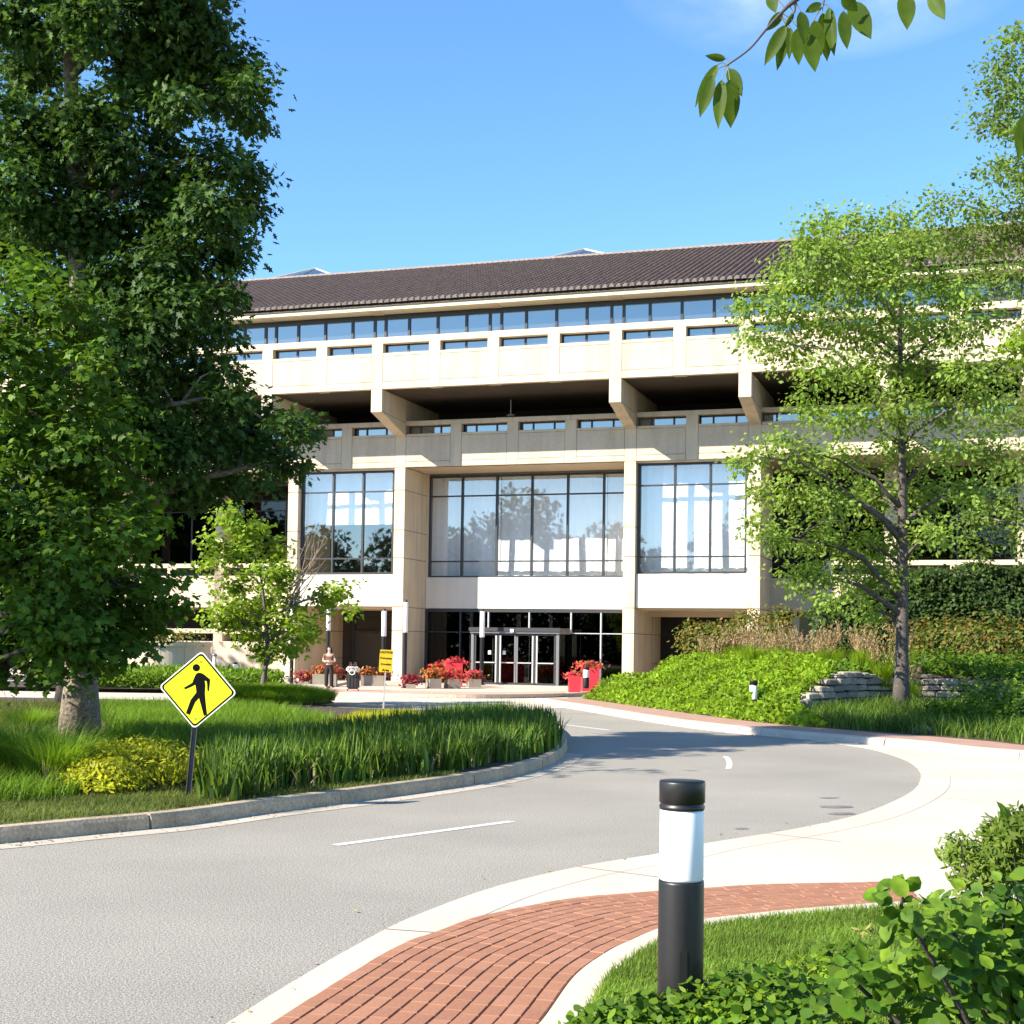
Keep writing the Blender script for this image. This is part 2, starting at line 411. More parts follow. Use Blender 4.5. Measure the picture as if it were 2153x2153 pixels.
def leaves_mesh(name, c, nrm, ax, size, shape, fold=.18):
    """one polygon per leaf"""
    T = np.array(SHAPE[shape]); k = len(T); n = len(c)
    nrm = unit(nrm); ax = unit(ax-nrm*np.sum(ax*nrm, 1, keepdims=True)); by = np.cross(nrm, ax)
    h = -fold*np.abs(T[:, 1])+.0 - .18*T[:, 0]**2*fold*3
    V = (c[:, None, :]+size[:, None, None]*(T[None, :, 0, None]*ax[:, None, :]+T[None, :, 1, None]*by[:, None, :]+h[None, :, None]*nrm[:, None, :]))
    me = bpy.data.meshes.new(name)
    me.vertices.add(n*k); me.vertices.foreach_set('co', V.reshape(-1).astype(np.float32))
    me.loops.add(n*k); me.loops.foreach_set('vertex_index', np.arange(n*k, dtype=np.int32))
    me.polygons.add(n); me.polygons.foreach_set('loop_start', np.arange(0, n*k, k, dtype=np.int32))
    me.update(calc_edges=True); me.validate()
    return me


def blades_mesh(name, base, direc, length, width, bend, seg=3):
    """grass blades: base (n,3), horizontal lean direction (n,3), length, width, bend (how far it leans)"""
    n = len(base); side = unit(np.cross(direc, [0, 0, 1])); rows = []
    up = np.array([0, 0, 1.])
    for i in range(seg+1):
        t = i/seg
        p = base+up*(length*(t-.35*bend*t*t))[:, None]+direc*(length*bend*t*t)[:, None]
        wd = (width*(1-t**1.6)*.5+.0004)[:, None]
        rows += [p-side*wd, p+side*wd]
    V = np.stack(rows, 1); k = 2*(seg+1)
    idx = (np.arange(n)*k)[:, None, None]
    q = np.array([[2*i, 2*i+1, 2*i+3, 2*i+2] for i in range(seg)])[None]
    F = (idx+q).reshape(-1)
    me = bpy.data.meshes.new(name)
    me.vertices.add(n*k); me.vertices.foreach_set('co', V.reshape(-1).astype(np.float32))
    me.loops.add(len(F)); me.loops.foreach_set('vertex_index', F.astype(np.int32))
    me.polygons.add(n*seg); me.polygons.foreach_set('loop_start', np.arange(0, len(F), 4, dtype=np.int32))
    me.update(calc_edges=True)
    return me


def rdir(n):
    a = RNG.normal(size=(n, 3)); return unit(a)


def hdir(n):
    a = RNG.uniform(0, 2*np.pi, n); return np.stack([np.cos(a), np.sin(a), np.zeros(n)], 1)


def crown_mesh(name, blobs, per, nleaf, size, shape, spread=.32, shell=2.4, droop=.35, upw=.55, flat=.8, jit=.9):
    """blobs: (centre, radius). Twig clusters thickest near each blob's skin, each a loose spray of leaves."""
    C, O = [], []
    for c, r in blobs:
        k = max(3, int(per*r*r*4))
        d = rdir(k); rad = r*RNG.uniform(0, 1, k)**(1/shell)*RNG.uniform(.8, 1.18, k)
        p = np.array(c)+d*rad[:, None]*np.array([1, 1, flat]); C.append(p); O.append(d)
    C = np.concatenate(C); O = np.concatenate(O); n = len(C)
    o = np.repeat(O, nleaf, 0); m = len(o)
    off = RNG.normal(size=(m, 3))*spread*np.array([.55, .55, .32]); P = np.repeat(C, nleaf, 0)+off+o*RNG.uniform(-.1, .15, (m, 1))
    nrm = o*.45+np.array([0, 0, upw])+RNG.normal(size=(m, 3))*.42*jit
    ax = o*.7+unit(off+1e-6)*.6+np.array([0, 0, -droop])+RNG.normal(size=(m, 3))*.45*jit
    sz = size*RNG.uniform(.65, 1.2, m)
    return leaves_mesh(name, P, nrm, ax, sz, shape)


def px_blobs(lst, depth, thick=.55, sc=1.0):
    """(x, y, r) read on the photo at 1932 px, set round the tree's own depth"""
    out = []
    for b in lst:
        x, y, r = b[:3]; off = b[3] if len(b) > 3 else random.uniform(-1, 1)*thick*2.2
        d = depth+off; c = at(x*K, y*K, d); out.append((c, r*K/FPX*d*sc))
    return out


def trunk_mesh(base, top, r0, r1, limbs, bend=.15, n=12, flare=1.35):
    """trunk from base to top, a curved limb out to each given point"""
    b = MB(); base = np.array(base); top = np.array(top); H = top-base
    wob = np.array([random.uniform(-1, 1), random.uniform(-1, 1), 0])*bend
    pts, rad = [], []
    for i in range(13):
        t = i/12; pts.append(base+H*t+wob*math.sin(t*math.pi*1.3)); r = r0+(r1-r0)*t**.8
        rad.append(r*(1+(flare-1)*math.exp(-t*22)))
    b.tube(pts, rad, n)
    for p in limbs:
        p = np.array(p)
        zt = np.clip((p[2]-base[2]-.42*np.linalg.norm((p-base)[:2]))/max(.1, H[2]), .16, .93)
        s = base+H*zt+wob*math.sin(zt*math.pi*1.3); v = p-s; ln = np.linalg.norm(v)
        rs = min((r0+(r1-r0)*zt**.8)*.62, .035+.022*ln)
        q, rr = [], []
        for i in range(7):
            t = i/6; q.append(s+v*t+np.array([0, 0, .12*ln*math.sin(t*math.pi)])+(np.array([random.uniform(-1, 1) for _ in 'xyz'])*.03*ln if 0 < i < 6 else 0)); rr.append(rs*(1-.86*t))
        b.tube(q, rr, 7)
        for _ in range(3):                               # twigs
            t = random.uniform(.4, .9); a = s+v*t+np.array([0, 0, .12*ln*math.sin(t*math.pi)]); e = a+np.array([random.uniform(-1, 1), random.uniform(-1, 1), random.uniform(-.2, .8)])*ln*.28
            b.tube([a, (a+e)/2+np.array([0, 0, .04*ln]), e], [rs*.3, rs*.2, rs*.06], 5)
    return b


# facade frame: u along the front to the right, n into the building, z up
YAW = .319
KF = 1.0119
ORG = G(843, 1436, .15)
UV = np.array([math.cos(YAW), -math.sin(YAW), 0]); NV = np.array([math.sin(YAW), math.cos(YAW), 0])


def W(u, n, z=0.):
    p = ORG+KF*(u*UV+n*NV); return np.array([p[0], p[1], .15+KF*z])


# ================================================================== GROUND
sheet('ground', [(-400, -250), (400, -250), (400, 600), (-400, 600)], -.06, M['earth'])
sheet('road', [(-60, -12), (40, -12), (40, 75), (-60, 75)], 0, M['asphalt'])

EDGE = [(300, 2020), (430, 1932), (560, 1850), (700, 1770), (780, 1731), (930, 1676), (1090, 1637), (1240, 1612), (1334, 1592), (1500, 1565), (1620, 1538), (1690, 1511), (1725, 1490), (1737, 1470), (1733, 1453), (1705, 1433), (1640, 1413), (1560, 1401), (1480, 1390)]
edge = smooth(g2(EDGE), 6)
KERB_R = s2([(1124, 1477), (1200, 1490), (1432, 1528), (1635, 1550), (1899, 1573), (2152, 1599)])
kerb_r = smooth(KERB_R+[(KERB_R[-1][0]+7, KERB_R[-1][1]-7)], 8)
i0 = min(range(len(kerb_r)), key=lambda i: np.linalg.norm(kerb_r[i]-edge[-1]))
apron = [tuple(p) for p in edge]+[tuple(p+np.array([.02, -.02])) for p in kerb_r[i0+1:]]+[(30, 15), (30, -6), (-6, -6)]
sheet('concrete_apron', apron, .008, M['concrete'], .03)
# thin score lines in the apron
jb = MB()
for a, b_ in (((870, 1764), (1000, 1752)),):
    pass
# gutter strip beside the asphalt: a band with its own joint
inner = []
for i, p in enumerate(edge):
    t = edge[min(i+1, len(edge)-1)]-edge[max(i-1, 0)]; t = t/np.linalg.norm(t); inner.append(p+np.array([t[1], -t[0]])*.42)
jv = MB()
for i in range(len(inner)-1):
    a, b_ = inner[i], inner[i+1]; t = (b_-a)/np.linalg.norm(b_-a); s_ = np.array([t[1], -t[0]])*.004
    jv.quad((*(a-s_), .0115), (*(a+s_), .0115), (*(b_+s_), .0115), (*(b_-s_), .0115))
JW = MB()
for i in range(4, len(edge)-20, 16):
    a = edge[i]; t = edge[i+1]-edge[i]; t /= np.linalg.norm(t); nn = np.array([t[1], -t[0]]); s_ = t*.006
    q = a+nn*(.85 if i != 20 else 1.2)
    JW.quad((*(a-s_), .0118), (*(q-s_), .0118), (*(q+s_), .0118), (*(a+s_), .0118))
sc_m = surf('score_line', (.36, .31, .25), .95, .2, 6)
jv.build('pavement_joint', sc_m)['kind'] = 'structure'
JW.build('pavement_joint', surf('gap_line', (.16, .13, .10), .95, .2, 6))['kind'] = 'structure'

# road paint
def dash(p, q, wd):
    a, b_ = G(p[0]*K, p[1]*K), G(q[0]*K, q[1]*K); t = (b_-a)[:2]; t /= np.linalg.norm(t); s_ = np.array([-t[1], t[0]])*wd/2
    n = 10; b = MB()
    for i in range(n):
        c0 = a[:2]+(b_-a)[:2]*i/n; c1 = a[:2]+(b_-a)[:2]*(i+1)/n
        b.quad((*(c0-s_), .004), (*(c0+s_), .004), (*(c1+s_), .004), (*(c1-s_), .004))
    o = b.build('road_marking', M['paint']); o['kind'] = 'structure'
    return o
dash((632, 1595), (966, 1550), .11)
ab = MB()
arc = [G(x*K, y*K) for x, y in ((1367, 1427), (1373, 1431), (1376, 1437), (1376.5, 1444), (1374, 1451))]
for a_, b_ in zip(arc[:-1], arc[1:]):
    t_ = (b_-a_)[:2]; t_ = t_/np.linalg.norm(t_); s_ = np.array([-t_[1], t_[0]])*.05
    ab.quad((*(a_[:2]-s_), .004), (*(a_[:2]+s_), .004), (*(b_[:2]+s_), .004), (*(b_[:2]-s_), .004))
ab.build('road_marking', surf('worn_paint', (.46, .44, .39), .8, .25, 8, .2, 40))['kind'] = 'structure'
dash((1062, 1367), (1150, 1378), .12)

# oil stains
ob = MB()
for (x, y, rx, ry) in ((1578, 1522, 38, 3), (1590, 1535, 30, 3), (1400, 1563, 16, 1.6), (1565, 1505, 20, 1.5)):
    ring = [G((x+rx*math.cos(q)*random.uniform(.7, 1.1))*K, (y+ry*math.sin(q)*random.uniform(.7, 1.1))*K, .004) for q in np.linspace(0, 2*math.pi, 15)[:-1]]
    ob.quad(*[tuple(p) for p in ring])
ob.build('road_stain', surf('oil_stain', (.15, .14, .125), .7, .3, 3))['kind'] = 'structure'

# ---------------- island
ISL = s2([(-330, 1808), (-160, 1790), (0, 1775), (180, 1757), (373, 1738), (559, 1711), (752, 1686), (969, 1655), (1085, 1632), (1161, 1607), (1192, 1580), (1190, 1556)])
far = s2([(1165, 1530), (1100, 1512), (960, 1505), (800, 1501), (600, 1492), (400, 1484), (200, 1479), (-100, 1474)])
isl = smooth(ISL+far, 6)
isl_poly = [tuple(p) for p in isl]+[(-34, isl[-1][1]), (-34, isl[0][1])]


def inset(pts, d):
    out = []
    for i, p in enumerate(pts):
        t = pts[min(i+1, len(pts)-1)]-pts[max(i-1, 0)]; t = t/np.linalg.norm(t); out.append(p+np.array([-t[1], t[0]])*d)
    return out


def kerb_run(root, pts, sec, step, mat, seg_len, gap=.012, flip=1):
    P = resample(pts, step); per = max(2, int(seg_len/step)); i = 0
    while i < len(P)-1:
        j = min(i+per, len(P)-1); Q = P[i:j+1].copy(); v = []; f = []
        t0 = Q[1]-Q[0]; Q[0] += t0/np.linalg.norm(t0)*gap; t1 = Q[-1]-Q[-2]; Q[-1] -= t1/np.linalg.norm(t1)*gap
        m = len(sec); dz = random.uniform(-.006, .006); dn = random.uniform(-.01, .01)
        for k in range(len(Q)):
            t = Q[min(k+1, len(Q)-1)]-Q[max(k-1, 0)]; t /= np.linalg.norm(t); nn = np.array([-t[1], t[0]])*flip
            for a, z in sec: v.append((*(Q[k]+nn*(a+dn)), z+(dz if z > .05 else 0)))
        for k in range(len(Q)-1):
            for s_ in range(m):
                f.append((k*m+s_, k*m+(s_+1) % m, (k+1)*m+(s_+1) % m, (k+1)*m+s_))
        f += [tuple(range(m-1, -1, -1)), tuple(range((len(Q)-1)*m, len(Q)*m))]
        me = bpy.data.meshes.new('kerb_stone'); me.from_pydata(v, [], f); me.update(); bm = bmesh.new(); bm.from_mesh(me); bmesh.ops.recalc_face_normals(bm, faces=bm.faces); bm.to_mesh(me); bm.free()
        link('kerb_stone', me, mat, root)
        i = j


SEC = [(0, -.03), (.02, .11), (.045, .148), (.16, .155), (.16, -.03)]
kroot = empty('island_kerb'); kroot['kind'] = 'structure'
kerb_run(kroot, isl, SEC, .3, M['kerb'], 3.0)
gut_in = inset(isl, -.32)
gut = [tuple(p) for p in isl[:60]]+[tuple(p) for p in gut_in[:60]][::-1]
sheet('gutter', gut, .004, surf('gutter_concrete', (.40, .35, .28), .9, .15, 1.5, .1, 40))
bed = inset(isl, .15)
sheet('planting_bed', [tuple(p) for p in bed]+[(-34, bed[-1][1]), (-34, bed[0][1])], .145, M['soil'])
lawn_in = inset(isl, 1.75)
front = 44
lawn_poly = [tuple(p) for p in bed[:front]]+[tuple(p) for p in lawn_in[:front-2]][::-1]
sheet('lawn_strip', lawn_poly, .152, M['turf'])

# ---------------- far concrete lane, plaza, its kerb
PLZ = s2([(-300, 1448), (0, 1450), (200, 1452), (400, 1455), (560, 1459), (700, 1463), (870, 1467), (1000, 1469), (1120, 1468), (1190, 1466)])
plz = smooth(PLZ, 6)
e1 = W(30, -3)[:2]; e2 = W(38, 12)[:2]; e3 = W(-40, 12)[:2]
plaza = [tuple(p) for p in plz]+[tuple(W(12, -3)[:2]), tuple(W(12, 9)[:2]), tuple(e3)]
sheet('plaza', plaza, .148, surf('plaza_paving', (.52, .40, .32), .9, .12, .6, .12, 12), .2)
proot = empty('plaza_kerb'); proot['kind'] = 'structure'
kerb_run(proot, plz, [(0, -.03), (.02, .12), (.04, .152), (.17, .156), (.17, -.03)], .5, surf('dark_kerb', (.20, .17, .14), .9, .2, 2), 4.0)
lane = [tuple(p+np.array([0, -.05])) for p in plz]+[tuple(x) for x in s2([(1240, 1485), (1130, 1492), (960, 1484), (760, 1478), (600, 1476), (400, 1473), (100, 1470), (-300, 1466)])]
sheet('concrete_lane', lane, .006, M['concrete'])
# red brick band along the plaza edge
band = [tuple(p+np.array([.02, .2])) for p in plz[20:]]+[tuple(p+np.array([.1, 3.2])) for p in plz[20:]][::-1]
sheet('plaza_brick_band', band, .1525, surf('pink_paver', (.50, .29, .21), .9, .12, 1.5, .15, 12))

# ---------------- right hand kerb and brick strip
rk = [p for p in kerb_r]
rroot = empty('bank_kerb'); rroot['kind'] = 'structure'
kerb_run(rroot, rk, [(0, -.03), (.03, .10), (.06, .145), (.34, .152), (.34, -.03)], .4, M['kerb_far'], 3.6)
rk_in = inset(rk, .33); rk_b = inset(rk, 1.75)
sheet('brick_footway', [tuple(p) for p in rk_in]+[tuple(p) for p in rk_b][::-1], .149, M['brick_far'])

WALL = smooth([at(1487*K, 1345*K, 36.3)[:2], at(1530*K, 1330*K, 37.6)[:2], at(1580*K, 1330*K, 38.9)[:2], at(1640*K, 1320*K, 40.2)[:2], at(1720*K, 1320*K, 41)[:2], at(1800*K, 1320*K, 41)[:2], at(1880*K, 1320*K, 40.4)[:2], at(1990*K, 1320*K, 39)[:2]], 10)
WALL = resample(WALL, .02)


def low_side(x, y):          # 1 in front of the stone wall, 0 behind it
    yw = np.interp(x, WALL[:, 0], WALL[:, 1]); return np.clip((yw+.12-y)/.25, 0, 1)*np.clip((x-WALL[0, 0])/.3, 0, 1)


# planted bank: t along the footway's back edge, s metres behind it
bank_e = resample(inset(rk, 1.7), .5)
NB = len(bank_e)


def bank(t, s):
    i = np.clip(t*(NB-1), 0, NB-1.001); a = i.astype(int); f = (i-a)[:, None]
    p = bank_e[a]*(1-f)+bank_e[a+1]*f
    tan = bank_e[np.minimum(a+3, NB-1)]-bank_e[np.maximum(a-3, 0)]; tan = tan/np.linalg.norm(tan, axis=1, keepdims=True)
    nn = np.stack([-tan[:, 1], tan[:, 0]], 1)
    nn = nn*.55+np.array([.18, .85])*.6; nn /= np.linalg.norm(nn, axis=1, keepdims=True)
    q = p+nn*s[:, None]
    left = np.clip((t+.04)/.05, 0, 1)
    sm = np.clip(s/6.5, 0, 1); h = .15+1.08*(sm*sm*(3-2*sm))*(left*left*(3-2*left))
    right = low_side(q[:, 0], q[:, 1])       # lower ground round the tree
    h = h*(1-right)+right*(.15+np.clip(s-1, 0, 6)*.035)
    return np.stack([q[:, 0], q[:, 1], h], 1)


tt, ss = np.meshgrid(np.linspace(0, 1, 170), np.linspace(0, 22, 110), indexing='ij')
BV = bank(tt.ravel(), ss.ravel()); bf = []
for i in range(169):
    for j in range(109):
        a = i*110+j; bf.append((a, a+110, a+111, a+1))
me = bpy.data.meshes.new('planted_bank'); me.from_pydata([tuple(p) for p in BV], [], bf); me.update()
link('planted_bank', me, M['soil'], smooth_sh=True)['kind'] = 'structure'

# ---------------- near brick walk
B_OUT = [(440, 1985), (520, 1932), (640, 1855), (750, 1790), (830, 1760), (900, 1735), (1000, 1713), (1100, 1697), (1245, 1685), (1340, 1679), (1430, 1673), (1560, 1670), (1700, 1668)]
B_IN = [(965, 1990), (1020, 1932), (1080, 1850), (1140, 1805), (1190, 1780), (1245, 1757), (1290, 1747), (1334, 1740), (1420, 1730), (1500, 1722), (1600, 1714), (1740, 1705)]
bo = resample(smooth(g2(B_OUT), 8), .05); bi = resample(smooth(g2(B_IN), 8), .05)
NT = 220
bo = np.stack([np.interp(np.linspace(0, 1, NT), np.linspace(0, 1, len(bo)), bo[:, k]) for k in (0, 1)], 1)
bi = np.stack([np.interp(np.linspace(0, 1, NT), np.linspace(0, 1, len(bi)), bi[:, k]) for k in (0, 1)], 1)
walk = empty('brick_walk'); walk['kind'] = 'structure'
sheet('joint_bed', [tuple(p) for p in bo]+[tuple(p) for p in bi][::-1], .010, M['brick_joint'], 0, walk, None)
NC = 12
bricks = []
for c in range(NC):
    line = bo+(bi-bo)*((c+.5)/NC); wd = np.linalg.norm(bi-bo, axis=1)/NC
    seg = np.linalg.norm(np.diff(line, axis=0), axis=1); cum = np.concatenate([[0], np.cumsum(seg)])
    s0 = -.2*random.random()
    while s0 < cum[-1]-.02:
        a, b_ = max(0, s0), min(cum[-1], s0+.205)
        if b_-a > .03:
            q = np.linspace(a+.0015, b_-.0015, 3)
            P = np.stack([np.interp(q, cum, line[:, k]) for k in (0, 1)], 1); Wd = np.interp(q, cum, wd)
            bricks.append((P, Wd))
        s0 += .207
bricks.sort(key=lambda b: np.linalg.norm(b[0].mean(0)))


def brick_geo(b, P, Wd):
    c = P.mean(0); i = len(b.v); z = .022+random.uniform(-.002, .002); v = []
    for lay, (zz, ins) in enumerate(((.004, 0), (z-.004, 0), (z, .004))):
        for k in range(3):
            t = P[min(k+1, 2)]-P[max(k-1, 0)]; t /= np.linalg.norm(t); nn = np.array([t[1], -t[0]])
            e = (t*ins if k == 0 else (-t*ins if k == 2 else 0))
            hw = max(.01, Wd[k]/2-.0040-ins)
            v += [(*(P[k]+e-nn*hw-c), zz), (*(P[k]+e+nn*hw-c), zz)]
    ring = [0, 2, 4, 5, 3, 1]
    b.v += v
    for lay in (0, 1):
        for k in range(6):
            a, d = ring[k], ring[(k+1) % 6]; b.f.append((i+6*lay+a, i+6*lay+6+a, i+6*lay+6+d, i+6*lay+d))
    b.f += [(i+12, i+12+1, i+12+3, i+12+2), (i+12+2, i+12+3, i+12+5, i+12+4)]
    return c


rest = MB()
for k, (P, Wd) in enumerate(bricks):
    if k < 300:
        b = MB(); c = brick_geo(b, P, Wd); me = b.mesh('brick')
        o = link('brick', me, M['brick'], walk); o.location = (c[0], c[1], 0)
    else:
        n0 = len(rest.v); c = brick_geo(rest, P, Wd)
        for j in range(n0, len(rest.v)):
            x, y, z = rest.v[j]; rest.v[j] = (x+c[0], y+c[1], z)
o = rest.build('brick_field', M['brick'], walk); o['kind'] = 'stuff'
# ribbon kerb inside the walk, lawn behind it
rib = [np.array(p) for p in bi]
rib_o = inset(rib, -.015); rib_i = inset(rib, -.20)
sheet('ribbon_kerb', [tuple(p) for p in rib_o]+[tuple(p) for p in rib_i][::-1], .03, M['concrete'], .05)
near_lawn = [tuple(p) for p in inset(rib, -.19)]+[(14, 12), (14, -4), (-1, -4)]
sheet('near_lawn_ground', near_lawn, .024, M['turf'])

# ================================================================== BUILDING
BR = empty('office_building', (ORG[0], ORG[1], .15), -YAW, 'beige concrete office building with brown tiled roof and glazed entrance', 'building')
BR.scale = (KF, KF, KF)


def part(name, mb, mat, parent=BR, bev=0.):
    me = mb.mesh(name)
    if bev: bevel_mesh(me, bev)
    return link(name, me, mat, parent)


def sub(name, me, loc, parent, mat=None):
    o = bpy.data.objects.new(name, me); COL.objects.link(o); o.parent = parent; o.location = loc
    return o




def bars(name, lst, mat=None):
    r = empty(name); r.parent = BR
    for q in lst: link('frame_bar', MB().box(*q).mesh('frame_bar'), mat or M['frame'], r)
    return r


MOD = 5.456
COLS = [.03-.53-MOD*k for k in (3, 2, 1)]+[-.5, .03-.53+2*MOD, -.5+3*MOD, -.5+4*MOD, -.5+5*MOD, -.5+6*MOD]   # left faces, grid of 5.456
U0, U1 = -.5-4*MOD, -.5+7*MOD
GRID = [-.5+MOD/2*k for k in range(-8, 15)]        # pilaster left faces
g = .012

# --- cores (dark insides)
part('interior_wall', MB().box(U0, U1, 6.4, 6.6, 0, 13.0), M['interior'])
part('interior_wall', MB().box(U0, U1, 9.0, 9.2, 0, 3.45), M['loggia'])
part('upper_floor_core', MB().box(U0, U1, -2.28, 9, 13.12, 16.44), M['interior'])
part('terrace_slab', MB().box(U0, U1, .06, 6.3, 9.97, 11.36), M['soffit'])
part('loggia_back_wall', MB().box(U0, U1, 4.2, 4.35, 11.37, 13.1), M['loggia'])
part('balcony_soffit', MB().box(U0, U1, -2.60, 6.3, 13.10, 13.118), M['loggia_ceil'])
# second floor slabs behind the spandrels
SL = [(-.5-MOD+.53, -.5, .14), (.03, -.5+2*MOD, 2.72), (-.5+2*MOD+.53, -.5+3*MOD, .14)]
for a, b_, n0 in SL:
    part('spandrel_panel', MB().box(a+.02, b_-.02, n0, n0+.22, 3.52, 5.0), M['smooth_panel'], bev=.008)
    part('floor_slab', MB().box(a, b_, n0+.23, 6.39, 3.46, 4.96), M['soffit'])
    part('room_ceiling', MB().box(a, b_, n0+.25, 6.39, 9.90, 9.965), M['ceil'])
part('floor_slab', MB().box(U0, -.5-MOD, 2.95, 6.39, 3.46, 4.96), M['soffit'])
part('floor_slab', MB().box(-.5+3*MOD+.53, U1, 2.95, 6.39, 3.46, 4.96), M['soffit'])
# two tone panel left of the entrance in the mid bay is the shade of the pier; the soffit over it
part('entrance_soffit', MB().box(.03, -.5+2*MOD, .09, 2.95, 9.955, 9.968), M['soffit'])

# --- piers: stacked blocks with open joints round a dark core
JZ = [0, 2.39, 3.50, 5.76, 7.05, 8.90, 9.95]


def pier(u, n0, n1, zs, w_=.53):
    p = part('pier', MB().box(u+.02, u+w_-.02, n0+.02, n1, zs[0], zs[-1]), M['joint'])
    for a, b_ in zip(zs[:-1], zs[1:]):
        me = MB().box(u, u+w_, n0, n1-.002, a+g, b_-g).mesh('pier_block'); bevel_mesh(me, .01)
        link('pier_block', me, M['precast'], p)
    return p


for u in (-.5-MOD, -.5, -.5+2*MOD, -.5+3*MOD):
    pier(u, 0, 3.6, JZ)
for u in (-.5-MOD, -.5, -.5+2*MOD, -.5+3*MOD):
    pier(u+.02 if u > -1 else u, 3.9, 5.3, [0, 1.05, 2.39, 3.45])
for u in (-.5-2*MOD, -.5-3*MOD, -.5+4*MOD, -.5+5*MOD, -.5+6*MOD):
    pier(u, 2.75, 3.6, [0, 2.39, 3.5, 5.76, 8.9, 9.95])

# --- terrace parapet at the column line
slots, panes = [], []
for k, u in enumerate(GRID):
    me = MB().box(u, u+.53, 0, .3, 9.97, 11.885).mesh('pilaster'); bevel_mesh(me, .008); link('pilaster', me, M['precast'], BR)
    a, b_ = u+.53+g, u+MOD/2-g
    part('parapet_panel', MB().box(a, b_, .004, .2, 10.205+g, 11.372-g), M['aggregate'], bev=.006)
    part('parapet_sill', MB().box(a, b_, 0, .34, 11.372, 11.49), M['precast'], bev=.006)
    part('parapet_base', MB().box(a, b_, 0, .2, 9.97, 10.205-g*.5), M['precast'], bev=.006)
    part('parapet_back', MB().box(a-.02, b_+.02, .18, .3, 9.98, 11.36), M['joint'])
    wn = bars('slot_window', [(a, a+.06, .36, .42, 11.49, 11.87), (b_-.06, b_, .36, .42, 11.49, 11.87), (a+.55, a+.63, .36, .44, 11.49, 11.87), (b_-.63, b_-.55, .36, .44, 11.49, 11.87)])
    for q0, q1 in ((a+.06, a+.55), (a+.63, b_-.63), (b_-.55, b_-.06)):
        link('pane', MB().box(q0, q1, .395, .405, 11.49, 11.87).mesh('pane'), M['glass_top'], wn)
for k in range(len(GRID)):
    u = GRID[k]+.265
    part('parapet_rail', MB().box(u+.006, u+MOD/2-.006, -.03, .36, 11.887, 12.09), M['precast'], bev=.012)
# dark band between sill soffit
part('lintel_underside', MB().box(U0, U1, .01, .3, 9.955, 9.969), M['precast'])

# --- brackets (cantilever beams) and the slim soffit edge
for u in [-.5-3*MOD, -.5-2*MOD, -.5-MOD, -.5, -.5+2*MOD, -.5+3*MOD, -.5+4*MOD, -.5+5*MOD, -.5+6*MOD]:
    prof = [(-2.83, 12.07), (-2.83, 13.085), (4.1, 13.085), (4.1, 11.38), (0, 11.38)]
    me = MB().prism(prof, u, u+.53, 0).mesh('bracket'); bevel_mesh(me, .012); br = link('bracket', me, M['precast'], BR)
    link('bracket_joint', MB().box(u-.003, u+.533, -2.2, -.01, 12.03, 12.05).mesh('bracket_joint'), M['joint'], br) if False else None
    link('bracket_joint', MB().prism([(-2.80, 12.08), (-2.80, 12.10), (-.0, 12.02), (0, 12.0)], u-.003, u+.533, 0).mesh('bracket_joint'), M['joint'], br)
    link('bracket_joint', MB().prism([(-.014, 11.40), (-.014, 13.08), (.006, 13.08), (.006, 11.40)], u-.003, u+.533, 0).mesh('bracket_joint'), M['joint'], br)

# --- upper storey parapet
P0 = -2.83
for k, u in enumerate(GRID):
    me = MB().box(u, u+.53, P0, P0+.4, 13.09, 15.115).mesh('pilaster'); bevel_mesh(me, .008); link('pilaster', me, M['precast'], BR)
    a, b_ = u+.53+g, u+MOD/2-g
    part('parapet_panel', MB().box(a, b_, P0+.012, P0+.2, 13.41+g, 14.555-g), M['aggregate'], bev=.006)
    part('parapet_sill', MB().box(a, b_, P0, P0+.42, 14.555, 14.69), M['precast'], bev=.006)
    part('parapet_base', MB().box(a-g*.6, b_+g*.6, P0+.001, P0+.25, 13.09, 13.41-g*.5), M['precast'], bev=.006)
    part('parapet_back', MB().box(a-.02, b_+.02, P0+.19, P0+.3, 13.12, 14.6), M['joint'])
    wn = bars('slot_window', [(a-.005, a+.09, P0+.3, P0+.36, 14.69, 15.11), ((a+b_)/2-.05, (a+b_)/2+.05, P0+.29, P0+.36, 14.72, 15.11), (a+.09, b_, P0+.29, P0+.36, 15.06, 15.11), (b_-.05, b_, P0+.3, P0+.36, 14.69, 15.06)])
    for q0, q1 in ((a+.09, (a+b_)/2-.05), ((a+b_)/2+.05, b_-.05)):
        link('pane', MB().box(q0, q1, P0+.325, P0+.335, 14.69, 15.06).mesh('pane'), M['glass_top'], wn)
for k in range(0, len(GRID), 2):
    u = GRID[k]
    part('parapet_rail', MB().box(u+.002, u+MOD-.002, P0-.001, P0+.42, 15.117, 15.40), M['precast'], bev=.008)

# --- upper windows
NW = -2.52
for k in range(-4, 7):
    u = -.5+MOD*k
    m_ = MB(); cuts = [0, .53, 1.66, 3.02, 4.37, MOD]
    m_.box(u, u+MOD, NW-.05, NW+.12, 15.401, 15.46).box(u, u+MOD, NW-.05, NW+.12, 16.25, 16.455)
    for c in cuts[:-1]: m_.box(u+c-.055, u+c+.055, NW-.07, NW+.1, 15.46, 16.25)
    wn = part('window_band', m_, M['frame'])
    for c0, c1 in zip(cuts[:-1], cuts[1:]):
        link('pane', MB().box(u+c0+.055, u+c1-.055, NW, NW+.012, 15.46, 16.25).mesh('pane'), M['glass_top'], wn)
        link('bead', MB().box(u+c0+.055, u+c1-.055, NW-.02, NW-.002, 16.225, 16.249).box(u+c0+.055, u+c1-.055, NW-.02, NW-.002, 15.461, 15.475).mesh('bead'), M['steel'], wn)

